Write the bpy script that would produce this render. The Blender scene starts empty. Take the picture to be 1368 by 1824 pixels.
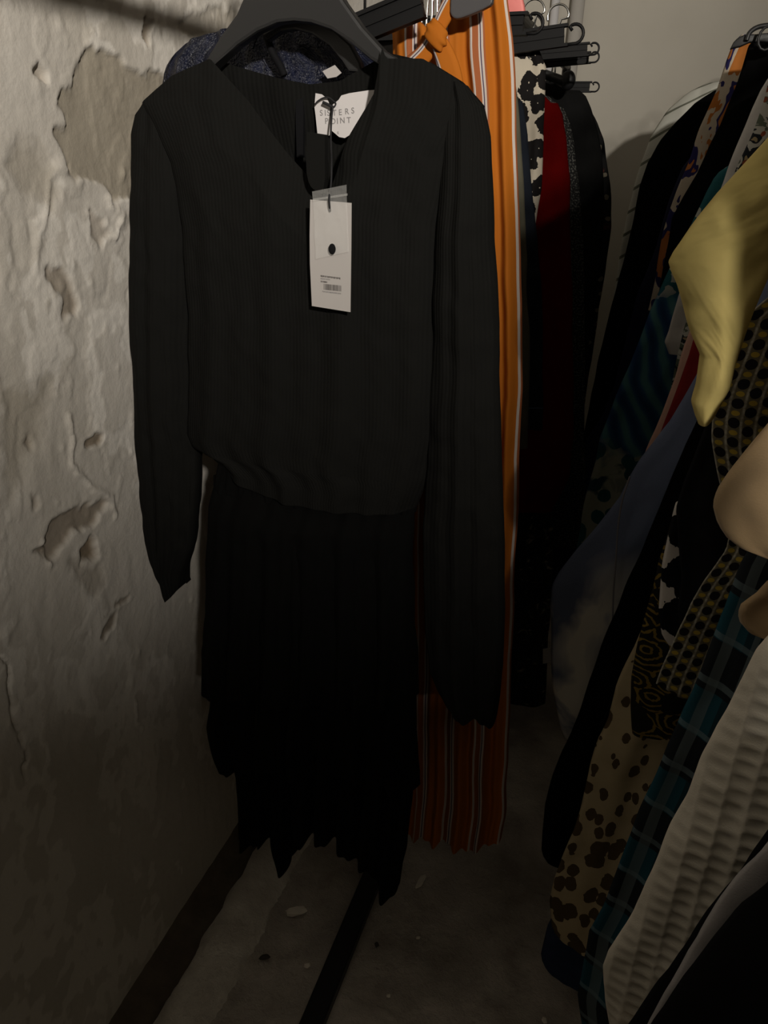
import bpy, bmesh, math, random
import numpy as np
from mathutils import Matrix, Vector

sc = bpy.context.scene
COL = sc.collection

# ------------------------------------------------------------------ camera
CX, CY, FPX = 684.0, 912.0, 1370.0           # photograph 1368 x 1824
CAM_H = 1.30
_n = lambda v: v / np.linalg.norm(v)
_vy = np.array([1180 - CX, 300 - CY, FPX])    # vanishing point of the rails / side wall
_vx = 590 - CX
_vd = np.array([_vx, (FPX * FPX + _vy[0] * _vx) / (-_vy[1]), FPX])
AY = _n(_vy); AZ = -_n(_vd); AX = np.cross(AY, AZ)
if AX[0] < 0: AX = -AX
RW = np.array([AX, AY, AZ])                   # camera (x right, y down, z fwd) -> world
CAM = np.array([0, 0, CAM_H])

def P(px, py, y):
    """photo pixel -> (x, z) on the vertical plane at depth y along the rails"""
    d = RW @ np.array([px - CX, py - CY, FPX])
    t = y / d[1]
    q = CAM + t * d
    return float(q[0]), float(q[2])

def PW(px, py, x):
    """photo pixel -> (y, z) on the side wall plane x"""
    d = RW @ np.array([px - CX, py - CY, FPX]); t = x / d[0]; q = CAM + t * d
    return float(q[1]), float(q[2])

def PF(px, py, z=0.0):
    d = RW @ np.array([px - CX, py - CY, FPX]); t = (z - CAM_H) / d[2]; q = CAM + t * d
    return float(q[0]), float(q[1])

cd = bpy.data.cameras.new('camera'); cam = bpy.data.objects.new('camera', cd); COL.objects.link(cam)
cd.sensor_fit = 'HORIZONTAL'; cd.sensor_width = 36; cd.lens = 36 * FPX / 1368; cd.clip_start = 0.02
right = RW @ np.array([1, 0, 0]); up = RW @ np.array([0, -1, 0]); back = RW @ np.array([0, 0, -1])
m = Matrix.Identity(4)
for i in range(3):
    m[i][0] = right[i]; m[i][1] = up[i]; m[i][2] = back[i]; m[i][3] = CAM[i]
cam.matrix_world = m
sc.camera = cam

# ------------------------------------------------------------------ world, lamps, exposure
w = bpy.data.worlds.new('world'); sc.world = w; w.use_nodes = True
w.node_tree.nodes['Background'].inputs[0].default_value = (1, 0.94, 0.84, 1)
w.node_tree.nodes['Background'].inputs[1].default_value = 0.0
sc.view_settings.view_transform = 'Standard'; sc.view_settings.look = 'None'
sc.view_settings.gamma = 1; sc.view_settings.use_curve_mapping = False
sc.view_settings.exposure = 0.0

# the only light: the room's lamp, up by the ceiling behind the photographer's right shoulder
LAMP_POS = Vector((1.25, -1.70, 2.22)); LAMP_AIM = Vector((-0.45, 1.05, 2.10))
sl = bpy.data.lights.new('room_lamp_behind_offscreen', 'SPOT'); so = bpy.data.objects.new('room_lamp_behind_offscreen', sl); COL.objects.link(so)
sl.energy = 450; sl.color = (1, 0.93, 0.83); sl.spot_size = math.radians(56); sl.spot_blend = 1.0; sl.shadow_soft_size = 0.06
so.location = LAMP_POS; so.rotation_euler = (LAMP_AIM - LAMP_POS).to_track_quat('-Z', 'Y').to_euler()

# ------------------------------------------------------------------ shader helpers
class Ex:
    def __init__(s, S, sock): s.S = S; s.k = sock
    def _op(s, op, o=None, o2=None, r=False):
        n = s.S.nt.nodes.new('ShaderNodeMath'); n.operation = op
        a, b = (o, s) if r else (s, o)
        for i, q in enumerate([a, b, o2]):
            if q is None: continue
            if isinstance(q, Ex): s.S.nt.links.new(q.k, n.inputs[i])
            else: n.inputs[i].default_value = q
        return Ex(s.S, n.outputs[0])
    def __add__(s, o): return s._op('ADD', o)
    __radd__ = __add__
    def __sub__(s, o): return s._op('SUBTRACT', o)
    def __rsub__(s, o): return s._op('SUBTRACT', o, r=True)
    def __mul__(s, o): return s._op('MULTIPLY', o)
    __rmul__ = __mul__
    def __truediv__(s, o): return s._op('DIVIDE', o)
    def frac(s): return s._op('FRACT')
    def floor(s): return s._op('FLOOR')
    def sin(s): return s._op('SINE')
    def abs(s): return s._op('ABSOLUTE')
    def gt(s, o): return s._op('GREATER_THAN', o)
    def lt(s, o): return s._op('LESS_THAN', o)
    def max(s, o): return s._op('MAXIMUM', o)
    def min(s, o): return s._op('MINIMUM', o)
    def pow(s, o): return s._op('POWER', o)
    def mod(s, o): return s._op('FLOORED_MODULO', o)
    def clamp(s): return s._op('MAXIMUM', 0.0)._op('MINIMUM', 1.0)

class Sh:
    def __init__(s, name, rough=0.85, spec=0.15, sheen=0.0, metal=0.0):
        s.m = bpy.data.materials.new(name); s.m.use_nodes = True; s.nt = s.m.node_tree
        s.b = s.nt.nodes['Principled BSDF']
        s.b.inputs['Roughness'].default_value = rough
        s.b.inputs['Specular IOR Level'].default_value = spec
        s.b.inputs['Sheen Weight'].default_value = sheen
        s.b.inputs['Metallic'].default_value = metal
        s._uv = None
    def ln(s, a, b): s.nt.links.new(a.k if isinstance(a, Ex) else a, b)
    def coord(s, kind='UV'):
        n = s.nt.nodes.new('ShaderNodeTexCoord'); return n.outputs[kind]
    def uv(s):
        n = s.nt.nodes.new('ShaderNodeSeparateXYZ'); s.ln(s.coord('UV'), n.inputs[0])
        return Ex(s, n.outputs[0]), Ex(s, n.outputs[1])
    def vec(s, a, b, c=0.0):
        n = s.nt.nodes.new('ShaderNodeCombineXYZ')
        for i, q in enumerate((a, b, c)):
            if isinstance(q, Ex): s.ln(q, n.inputs[i])
            else: n.inputs[i].default_value = q
        return n.outputs[0]
    def noise(s, scale, detail=3, vec=None, rough=0.5, dist=0.0):
        n = s.nt.nodes.new('ShaderNodeTexNoise'); n.inputs['Scale'].default_value = scale
        n.inputs['Detail'].default_value = detail; n.inputs['Roughness'].default_value = rough
        n.inputs['Distortion'].default_value = dist
        s.ln(vec if vec is not None else s.coord('UV'), n.inputs['Vector']); return Ex(s, n.outputs[0])
    def voro(s, scale, vec=None, feature='F1', rnd=1.0, out='Distance', flat=True):
        n = s.nt.nodes.new('ShaderNodeTexVoronoi'); n.feature = feature; n.voronoi_dimensions = '3D' if vec is not None and not flat else '2D'; n.inputs['Scale'].default_value = scale
        n.inputs['Randomness'].default_value = rnd
        s.ln(vec if vec is not None else s.coord('UV'), n.inputs['Vector']); return Ex(s, n.outputs[out])
    def ramp(s, fac, stops, const=False):
        n = s.nt.nodes.new('ShaderNodeValToRGB'); cr = n.color_ramp
        cr.interpolation = 'CONSTANT' if const else 'LINEAR'
        while len(cr.elements) < len(stops): cr.elements.new(0.5)
        for e, (p, c) in zip(cr.elements, stops): e.position = p; e.color = (*c, 1)
        s.ln(fac, n.inputs[0]); return n.outputs[0]
    def mix(s, fac, a, b):
        n = s.nt.nodes.new('ShaderNodeMix'); n.data_type = 'RGBA'
        if isinstance(fac, Ex): s.ln(fac, n.inputs[0])
        else: n.inputs[0].default_value = fac
        for i, q in ((6, a), (7, b)):
            if isinstance(q, tuple): n.inputs[i].default_value = (*q, 1)
            else: s.ln(q, n.inputs[i])
        return n.outputs[2]
    def attr(s, name):
        n = s.nt.nodes.new('ShaderNodeAttribute'); n.attribute_name = name; return Ex(s, n.outputs['Fac'])
    def color(s, c):
        if isinstance(c, tuple): s.b.inputs['Base Color'].default_value = (*c, 1)
        else: s.ln(c, s.b.inputs['Base Color'])
        return s
    def bump(s, h, strength=0.3, dist=0.002):
        n = s.nt.nodes.new('ShaderNodeBump'); n.inputs['Strength'].default_value = strength
        n.inputs['Distance'].default_value = dist; s.ln(h, n.inputs['Height']); s.ln(n.outputs[0], s.b.inputs['Normal'])
        return s

M = {}
def plain(name, c, rough=0.85, spec=0.12, sheen=0.0, var=0.12, metal=0.0, weave=900, bs=0.15):
    S = Sh(name, rough, spec, sheen, metal)
    nz = S.noise(26, 4)
    S.color(S.mix((nz - 0.3) * 1.6, tuple(x * (1 - var) for x in c), tuple(min(1, x * (1 + var)) for x in c)))
    if bs: S.bump(S.noise(weave, 2) + S.noise(60, 3) * 2.0, bs, 0.002)
    M[name] = S.m; return S.m

# plaster wall (mask attributes carry where the paint has really come off)
S = Sh('plaster', 0.62, 0.35)
o = S.coord('Object')
big = S.noise(3.2, 5, o); fine = S.noise(22, 6, o, 0.6)
col = S.mix((big - 0.35) * 2.2, (0.52, 0.485, 0.43), (0.68, 0.645, 0.595))
col = S.mix(((fine - 0.52) * 3).clamp() * 0.35, col, (0.52, 0.47, 0.40))
col = S.mix(S.attr('skim').clamp() * 0.5, col, (0.80, 0.765, 0.71))
col = S.mix(S.attr('peel').clamp(), col, S.mix(fine, (0.30, 0.265, 0.21), (0.40, 0.36, 0.295)))
col = S.mix(S.attr('spot').clamp() * 0.95, col, S.mix(fine, (0.13, 0.095, 0.06), (0.25, 0.195, 0.135)))
S.color(col); S.bump(S.noise(14, 8, o, 0.6) * 3.0 + S.noise(90, 4, o), 0.25, 0.004); M['plaster'] = S.m
S = Sh('back_plaster', 0.85, 0.15); o = S.coord('Object')
S.color(S.mix((S.noise(2.0, 5, o) - 0.35) * 2, (0.50, 0.47, 0.41), (0.62, 0.59, 0.52))); S.bump(S.noise(30, 6, o), 0.2, 0.003); M['back_plaster'] = S.m
S = Sh('concrete', 0.6, 0.35); o = S.coord('Object')
a = S.noise(5, 8, o, 0.6); b = S.noise(38, 6, o, 0.65); 
col = S.mix((a - 0.35) * 2.4, (0.26, 0.23, 0.20), (0.66, 0.61, 0.54))
col = S.mix((b - 0.62) * 5, col, (0.50, 0.47, 0.42))
col = S.mix(((0.42 - S.noise(9, 5, o, 0.6)) * 6).clamp() * 0.7, col, (0.20, 0.165, 0.14))
S.color(col); S.bump(b * 3.0 + a, 0.6, 0.006); M['concrete'] = S.m
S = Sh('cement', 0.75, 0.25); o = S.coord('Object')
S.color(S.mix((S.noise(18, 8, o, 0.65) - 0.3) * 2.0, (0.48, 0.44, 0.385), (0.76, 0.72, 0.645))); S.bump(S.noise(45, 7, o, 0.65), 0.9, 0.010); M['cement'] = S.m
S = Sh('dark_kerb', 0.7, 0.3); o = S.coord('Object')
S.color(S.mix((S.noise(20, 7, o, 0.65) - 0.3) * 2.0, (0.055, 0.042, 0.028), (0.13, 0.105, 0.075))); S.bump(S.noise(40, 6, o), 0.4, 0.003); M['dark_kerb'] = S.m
plain('chip', (0.78, 0.73, 0.64), 0.9, var=0.2, weave=200)
plain('chip_dark', (0.07, 0.06, 0.05), 0.9, var=0.2, weave=200)
plain('pipe_white', (0.60, 0.59, 0.60), 0.5, 0.3, bs=0)
plain('pipe_grey', (0.42, 0.40, 0.37), 0.7, 0.2, bs=0)
plain('black_metal', (0.008, 0.008, 0.008), 0.45, 0.4, bs=0)
plain('black_plastic', (0.018, 0.018, 0.0185), 0.42, 0.45, var=0.05, weave=500, bs=0.08)
plain('black_bar', (0.0065, 0.0065, 0.007), 0.5, 0.22, var=0.05, bs=0)
plain('grey_plastic', (0.062, 0.06, 0.063), 0.5, 0.35, var=0.05, bs=0)
plain('pink_plastic', (0.72, 0.22, 0.20), 0.5, 0.3, var=0.05, bs=0)
S = Sh('chrome', 0.18, 0.5, metal=1.0); S.color((0.75, 0.76, 0.75)); M['chrome'] = S.m
# fabrics
def ribbed(name, c):
    S = Sh(name, 0.9, 0.1, 0.0); u, v = S.uv()
    wob = S.noise(14, 3, S.vec(u, v * 0.4))
    rib = ((u * 1500 + wob * 9).sin() * 0.5 + 0.5) + S.noise(160, 4, S.vec(u * 1.0, v * 2.2)) * 0.9
    S.color(c)
    S.bump(rib, 0.35, 0.0010); M[name] = S.m
ribbed('black_crinkle', (0.0075, 0.0075, 0.0069))
S = Sh('black_chiffon', 0.9, 0.08); u, v = S.uv()
S.color((0.0034, 0.0034, 0.0032)); M['black_chiffon'] = S.m
S = Sh('navy_shimmer', 0.32, 0.5); u, v = S.uv()
nz = S.noise(60, 5, S.vec(u * 2, v * 0.7), 0.7); spk = S.noise(420, 2)
col = S.mix((nz - 0.35) * 2.2, (0.002, 0.003, 0.009), (0.008, 0.012, 0.040))
S.color(col); S.bump(nz * 2.0 + spk, 0.7, 0.004); M['navy_shimmer'] = S.m

OR = (0.40, 0.118, 0.010)
def stripes(name, per, off=0.0, along='u'):
    S = Sh(name, 0.8, 0.15); u, v = S.uv(); k = u if along == 'u' else v
    f = ((k + S.noise(3, 1, S.vec(u, v)) * 0.006 + off) / per).frac()
    wh = (0.50, 0.44, 0.40); br = (0.30, 0.095, 0.035); nv = (0.07, 0.055, 0.09)
    col = S.ramp(f, [(0.0, OR), (0.36, wh), (0.43, br), (0.58, wh), (0.62, nv), (0.65, wh), (0.71, br), (0.76, OR)], True)
    n2 = S.noise(30, 3, S.vec(u * 4, v * 0.3))
    S.color(col); S.bump(n2, 0.3, 0.003); M[name] = S.m
stripes('orange_stripe', 0.043, 0.035)
S = Sh('orange_sash', 0.8, 0.15); u, v = S.uv()
S.color(S.ramp((u + 0.0125) / 0.025, [(0.0, OR), (0.62, (0.5, 0.44, 0.4)), (0.68, (0.07, 0.055, 0.09)), (0.73, (0.5, 0.44, 0.4)), (0.80, (0.3, 0.095, 0.035)), (0.9, OR)], True)); M['orange_sash'] = S.m
plain('orange_plain', OR, 0.8)

S = Sh('leopard', 0.85, 0.12); o = S.coord('UV')
uu, vv = S.uv(); d = S.voro(38, S.vec(uu, vv * 0.8), rnd=0.8); nz = S.noise(90, 3)
blk = (d + (nz - 0.5) * 0.75).lt(0.45); ctr = (d + (nz - 0.5) * 0.2).lt(0.03)
S.color(S.mix(blk - ctr, (0.46, 0.41, 0.33), (0.008, 0.007, 0.007))); M['leopard'] = S.m
plain('dark_red', (0.065, 0.001, 0.001), 0.95, 0.02, var=0.1)
S = Sh('tweed', 0.95, 0.05); nz = S.noise(260, 2)
S.color(S.mix((nz - 0.5) * 7, (0.012, 0.012, 0.012), (0.085, 0.085, 0.078))); M['tweed'] = S.m
plain('black_wool', (0.008, 0.008, 0.008), 0.95, 0.06, var=0.2)
plain('black_cotton', (0.0035, 0.0035, 0.0036), 0.95, 0.04, var=0.2)
plain('soft_black', (0.010, 0.010, 0.011), 0.9, 0.08, var=0.2)
plain('denim_dark', (0.009, 0.0115, 0.017), 0.9, 0.08, var=0.25, weave=700)
plain('denim_blue', (0.035, 0.05, 0.105), 0.9, 0.08, var=0.3, weave=700)
plain('sage_knit', (0.09, 0.085, 0.06), 0.9, 0.08, var=0.2)
S = Sh('dark_floral', 0.9, 0.1); d = S.voro(30); n_ = S.noise(40, 3)
col = S.mix((n_ - 0.58) * 9, (0.010, 0.010, 0.010), (0.09, 0.03, 0.025)); col = S.mix((d + (n_ - 0.5) * 0.6).lt(0.16), col, (0.17, 0.15, 0.11)); S.color(col); M['dark_floral'] = S.m
S = Sh('dark_leafy', 0.9, 0.1); n_ = S.noise(36, 4, None, 0.6, 1.2); 
S.color(S.mix((n_ - 0.60) * 10, (0.010, 0.010, 0.009), (0.22, 0.19, 0.13))); M['dark_leafy'] = S.m

S = Sh('sage_stripe', 0.85, 0.12); u, v = S.uv()
f = ((v * 1.0 - u * 0.75) / 0.062).frac(); n_ = S.noise(18, 3)
wh = S.mix(n_, (0.50, 0.50, 0.44), (0.66, 0.66, 0.60)); S.color(S.mix(f.lt(0.15), wh, (0.16, 0.165, 0.13))); M['sage_stripe'] = S.m
S = Sh('navy_cotton', 0.9, 0.1); n_ = S.noise(20, 3); S.color(S.mix(n_, (0.010, 0.012, 0.035), (0.026, 0.026, 0.052))); M['navy_cotton'] = S.m
S = Sh('orange_blue_print', 0.85, 0.12); u, v = S.uv()
blk = S.noise(15, 2, S.vec(u * 1.6, v * 0.55)); n2 = S.noise(40, 2, S.vec(u, v * 0.6), 0.5, 0.6)
col = S.ramp(blk * 0.72 + n2 * 0.28, [(0.0, (0.40, 0.14, 0.03)), (0.44, (0.50, 0.43, 0.34)), (0.51, (0.025, 0.022, 0.10)), (0.555, (0.42, 0.15, 0.04)), (0.64, (0.22, 0.07, 0.03)), (0.70, (0.48, 0.42, 0.34))], True)
S.color(col); M['orange_blue_print'] = S.m
S = Sh('leaf_print', 0.8, 0.15); u, v = S.uv(); 
wv = ((u * 1.0 + v * 0.62 + S.noise(8, 2) * 0.05) * 190).sin() * 0.5 + 0.5
up_ = S.ramp(wv, [(0.0, (0.015, 0.045, 0.13)), (0.5, (0.025, 0.09, 0.19)), (0.92, (0.08, 0.20, 0.22))])
d = S.voro(26, S.vec(u * 1.4, v)); c_ = S.noise(20, 3, None, 0.5, 1.0)
low = S.mix((d + (c_ - 0.5) * 0.4).lt(0.36), (0.30, 0.31, 0.25), (0.018, 0.085, 0.085)); low = S.mix((c_ - 0.56) * 12, low, (0.025, 0.055, 0.075))
top = S.mix(S.noise(40, 2, None, 0.4).gt(0.57), (0.02, 0.11, 0.13), (0.42, 0.44, 0.40))
fac = ((0.86 - v) * 30 + (c_ - 0.5) * 4).clamp(); col = S.mix(fac, up_, low); col = S.mix(((v - 1.10) * 40).clamp(), col, top)
col = S.mix((u - 0.115 + (c_ - 0.5) * 0.03).gt(0.0), col, (0.010, 0.016, 0.055)); S.color(col); M['leaf_print'] = S.m
plain('white_cotton', (0.62, 0.60, 0.58), 0.85, 0.12, var=0.06)
S = Sh('garden_print', 0.85, 0.12); c_ = S.noise(22, 4, None, 0.55, 1.5); d = S.voro(40)
col = S.ramp(c_, [(0.0, (0.012, 0.016, 0.016)), (0.42, (0.10, 0.12, 0.09)), (0.50, (0.42, 0.42, 0.38)), (0.57, (0.015, 0.018, 0.022)), (0.63, (0.30, 0.24, 0.14))], True)
S.color(S.mix(d.lt(0.12), col, (0.22, 0.06, 0.03))); M['garden_print'] = S.m
plain('pale_pink', (0.72, 0.45, 0.36), 0.85, 0.12, var=0.06)
plain('crimson', (0.28, 0.02, 0.022), 0.8, 0.15, var=0.15)
S = Sh('bleached_denim', 0.92, 0.08); u, v = S.uv(); n_ = S.noise(9, 3, S.vec(u * 1.3, v * 0.8), 0.5, 1.6); nf = S.noise(800, 2)
fac = ((0.84 - v) * 9 + 0.05).clamp() * ((n_ - 0.38) * 5.0).clamp()
col = S.mix(nf, (0.15, 0.19, 0.31), (0.22, 0.265, 0.40)); S.color(S.mix(fac, col, (0.88, 0.85, 0.78))); S.bump(nf, 0.2, 0.001); M['bleached_denim'] = S.m
plain('seam_thread', (0.30, 0.29, 0.32), 0.8, bs=0)
S = Sh('honeycomb_print', 0.85, 0.12); u, v = S.uv()
a = u / 0.0096; ci = a.floor(); fx = a.frac() - 0.5; wobn = S.noise(240, 2)
fy = (v / 0.0172 + ci * 0.37).frac(); by = fy - 0.32; yy_ = fy - 0.82
r2 = fx * fx / 0.165 + by * by / 0.075; r3 = fx * fx / 0.085 + yy_ * yy_ / 0.018
col = S.mix((wobn - 0.38) * 3, (0.28, 0.26, 0.21), (0.62, 0.60, 0.53))
col = S.mix(((fx.abs() - 0.36) * 9).clamp() * 0.8, S.mix(wobn, (0.10, 0.085, 0.05), (0.17, 0.15, 0.10)), col)
col = S.mix((r3 + (wobn - 0.5) * 0.5).lt(1.0), col, (0.40, 0.29, 0.045)); col = S.mix((r2 + (wobn - 0.5) * 0.4).lt(1.0), col, (0.012, 0.010, 0.012)); S.color(col); M['honeycomb_print'] = S.m
S = Sh('ikat_print', 0.85, 0.1); u, v = S.uv(); n_ = S.noise(60, 3, S.vec(u * 2, v * 0.7))
f = ((v / 0.055).frac() - 0.5).abs() * 2.0 + ((u / 0.03).frac() - 0.5).abs() * 1.3 + (n_ - 0.5) * 1.4
S.color(S.mix(f.gt(1.0), (0.008, 0.008, 0.009), (0.66, 0.62, 0.58))); M['ikat_print'] = S.m
S = Sh('baroque_print', 0.75, 0.2); d = S.voro(34); n_ = S.noise(70, 3, None, 0.5, 1.5)
rg = ((d * 26 + n_ * 7).sin()).gt(0.5); S.color(S.mix(rg * S.noise(12, 2).gt(0.46), (0.010, 0.009, 0.008), (0.22, 0.15, 0.025))); M['baroque_print'] = S.m
S = Sh('beige_spotted', 0.85, 0.12); u, v = S.uv(); n_ = S.noise(30, 3, None, 0.5, 1.0); d = S.voro(36, S.vec(u * 1.9, v * 0.75))
den = S.noise(7, 2)
blk = (d + (n_ - 0.5) * 0.7 + (0.5 - den) * 1.1 + (v - 0.45) * 0.6).lt(0.33)
S.color(S.mix(blk, S.mix(n_, (0.46, 0.37, 0.22), (0.58, 0.48, 0.31)), (0.10, 0.07, 0.035))); M['beige_spotted'] = S.m
S = Sh('teal_plaid', 0.88, 0.1); u, v = S.uv()
fu = ((u + 0.006) / 0.115).frac(); fv = ((v + u * 0.3) / 0.098).frac()
base = S.mix(fv.gt(0.52), (0.016, 0.020, 0.024), (0.016, 0.075, 0.105)); base = S.mix(fu.gt(0.24) * 0.6, base, (0.012, 0.013, 0.016))
lt = (fv - 0.10).abs().lt(0.035).max((fv - 0.56).abs().lt(0.03)); base = S.mix(lt * 0.45, base, (0.20, 0.27, 0.30))
lu = (fu - 0.15).abs().lt(0.035).max((fu - 0.30).abs().lt(0.018)); base = S.mix(lu * 0.5, base, (0.18, 0.23, 0.25))
S.color(base); M['teal_plaid'] = S.m
plain('waffle_white', (0.74, 0.69, 0.59), 0.9, 0.08, var=0.06)
plain('tan_suede', (0.42, 0.30, 0.17), 0.95, 0.05, 0.2, var=0.08)
S = Sh('yellow_cotton', 0.8, 0.15); n_ = S.noise(9, 3, None, 0.5, 1.5)
S.color(S.mix((n_ - 0.3) * 1.6, (0.50, 0.405, 0.145), (0.58, 0.47, 0.175))); S.bump(n_ * 3.0 + S.noise(34, 4) * 0.5, 0.45, 0.006); M['yellow_cotton'] = S.m
plain('black_trim', (0.006, 0.006, 0.007), 0.8, 0.12, var=0.1)
plain('grey_white', (0.42, 0.40, 0.40), 0.8, 0.15, var=0.06)
plain('white_satin', (0.60, 0.575, 0.575), 0.55, 0.3, var=0.03, weave=1500, bs=0.05)
plain('card_white', (0.45, 0.425, 0.41), 0.7, 0.2, var=0.02, bs=0)
plain('ink', (0.10, 0.09, 0.085), 0.8, bs=0)
plain('ink_grey', (0.26, 0.25, 0.25), 0.8, bs=0)
plain('cord_black', (0.02, 0.02, 0.022), 0.7, 0.2, bs=0)
S = Sh('clear_film', 0.12, 0.5); S.color((0.95, 0.95, 0.93)); S.b.inputs['Alpha'].default_value = 0.16
S.bump(S.noise(120, 3), 0.6, 0.003); M['clear_film'] = S.m

# ------------------------------------------------------------------ mesh helpers
def mesh_obj(name, verts, faces, mat, parent=None, smooth=True, uvs=None):
    me = bpy.data.meshes.new(name); me.from_pydata([tuple(map(float, v)) for v in verts], [], faces); me.update()
    if uvs is not None:
        lay = me.uv_layers.new(name='UVMap')
        li = np.empty(len(me.loops), dtype=np.int32); me.loops.foreach_get('vertex_index', li)
        lay.data.foreach_set('uv', np.asarray(uvs, dtype=np.float32)[li].ravel())
    if smooth: me.polygons.foreach_set('use_smooth', [True] * len(me.polygons))
    me.materials.append(M[mat])
    o = bpy.data.objects.new(name, me); COL.objects.link(o)
    if parent is not None: o.parent = parent
    return o
def bm_obj(name, bm, mat, parent=None, smooth=False):
    bmesh.ops.recalc_face_normals(bm, faces=bm.faces)
    me = bpy.data.meshes.new(name); bm.to_mesh(me); bm.free(); me.materials.append(M[mat])
    if smooth: me.polygons.foreach_set('use_smooth', [True] * len(me.polygons))
    o = bpy.data.objects.new(name, me); COL.objects.link(o)
    if parent is not None: o.parent = parent
    return o
def box(bm, a, b, bevel=0.0):
    r = bmesh.ops.create_cube(bm, size=1.0)
    for v in r['verts']:
        v.co = Vector([(a[i] + b[i]) / 2 + v.co[i] * (b[i] - a[i]) for i in range(3)])
    if bevel:
        es = list({e for v in r['verts'] for e in v.link_edges})
        bmesh.ops.bevel(bm, geom=es, offset=bevel, segments=2, affect='EDGES', profile=0.6)
def tube_path(bm, pts, r, seg=10, closed=False, flat=1.0):
    """round tube along a polyline; r is a number or list"""
    pts = [Vector(p) for p in pts]; n = len(pts); rings = []
    prev = None
    for i, p in enumerate(pts):
        a = pts[max(i - 1, 0)]; b = pts[min(i + 1, n - 1)]
        t = (b - a).normalized()
        if prev is None:
            prev = t.orthogonal().normalized()
        nx = (prev - t * prev.dot(t)).normalized(); prev = nx; ny = t.cross(nx)
        rr = r[i] if isinstance(r, (list, tuple)) else r
        rings.append([bm.verts.new(p + nx * rr * math.cos(2 * math.pi * k / seg) + ny * rr * flat * math.sin(2 * math.pi * k / seg)) for k in range(seg)])
    for i in range(n - 1):
        for k in range(seg):
            bm.faces.new((rings[i][k], rings[i][(k + 1) % seg], rings[i + 1][(k + 1) % seg], rings[i + 1][k]))
    bm.faces.new(rings[0][::-1]); bm.faces.new(rings[-1])
def prism(bm, poly, y0, y1, bevel=0.0):
    """polygon in (x,z) extruded along y"""
    f = bm.faces.new([bm.verts.new((x, y0, z)) for x, z in poly])
    r = bmesh.ops.extrude_face_region(bm, geom=[f])
    vs = [e for e in r['geom'] if isinstance(e, bmesh.types.BMVert)]
    for v in vs: v.co.y = y1
    if bevel:
        es = [e for e in bm.edges if abs(e.verts[0].co.y - e.verts[1].co.y) < 1e-6]
        bmesh.ops.bevel(bm, geom=es, offset=bevel, segments=2, affect='EDGES', profile=0.6)
def smooth_pts(pts, n=3):
    pts = [tuple(p) for p in pts]
    for _ in range(n):
        q = [pts[0]]
        for a, b in zip(pts[:-1], pts[1:]):
            q.append(tuple(a[i] * .75 + b[i] * .25 for i in range(len(a)))); q.append(tuple(a[i] * .25 + b[i] * .75 for i in range(len(a))))
        q.append(pts[-1]); pts = q
    return pts
def tag(o, label, cat, group=None):
    o['label'] = label; o['category'] = cat
    if group: o['group'] = group
    return o
def struct(o): o['kind'] = 'structure'; return o
def empty(name, loc, label, cat, group=None):
    o = bpy.data.objects.new(name, None); COL.objects.link(o); o.location = loc; o.empty_display_size = 0.05
    tag(o, label, cat, group); return o
def adopt(child, parent):
    child.parent = parent
    child.matrix_parent_inverse = Matrix.Translation(parent.location).inverted()
    return child

def vnoise(x, y, seed=0):
    """smooth value noise on numpy arrays"""
    rs = np.random.RandomState(seed); T = rs.rand(64, 64)
    xi = np.floor(x).astype(int); yi = np.floor(y).astype(int); fx = x - xi; fy = y - yi
    fx = fx * fx * (3 - 2 * fx); fy = fy * fy * (3 - 2 * fy)
    g = lambda a, b: T[a % 64, b % 64]
    return (g(xi, yi) * (1 - fx) + g(xi + 1, yi) * fx) * (1 - fy) + (g(xi, yi + 1) * (1 - fx) + g(xi + 1, yi + 1) * fx) * fy

def efun(pts):
    """edge polyline [(x,z)...] -> x(z)"""
    p = sorted(pts, key=lambda q: q[1]); zs = np.array([q[1] for q in p]); xs = np.array([q[0] for q in p])
    return lambda z: np.interp(z, zs, xs)
def tfun(t):
    if isinstance(t, (int, float)): return lambda x: np.full_like(x, float(t))
    p = sorted(t, key=lambda q: q[0]); xs = np.array([q[0] for q in p]); zs = np.array([q[1] for q in p])
    return lambda x: np.interp(x, xs, zs)

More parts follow.
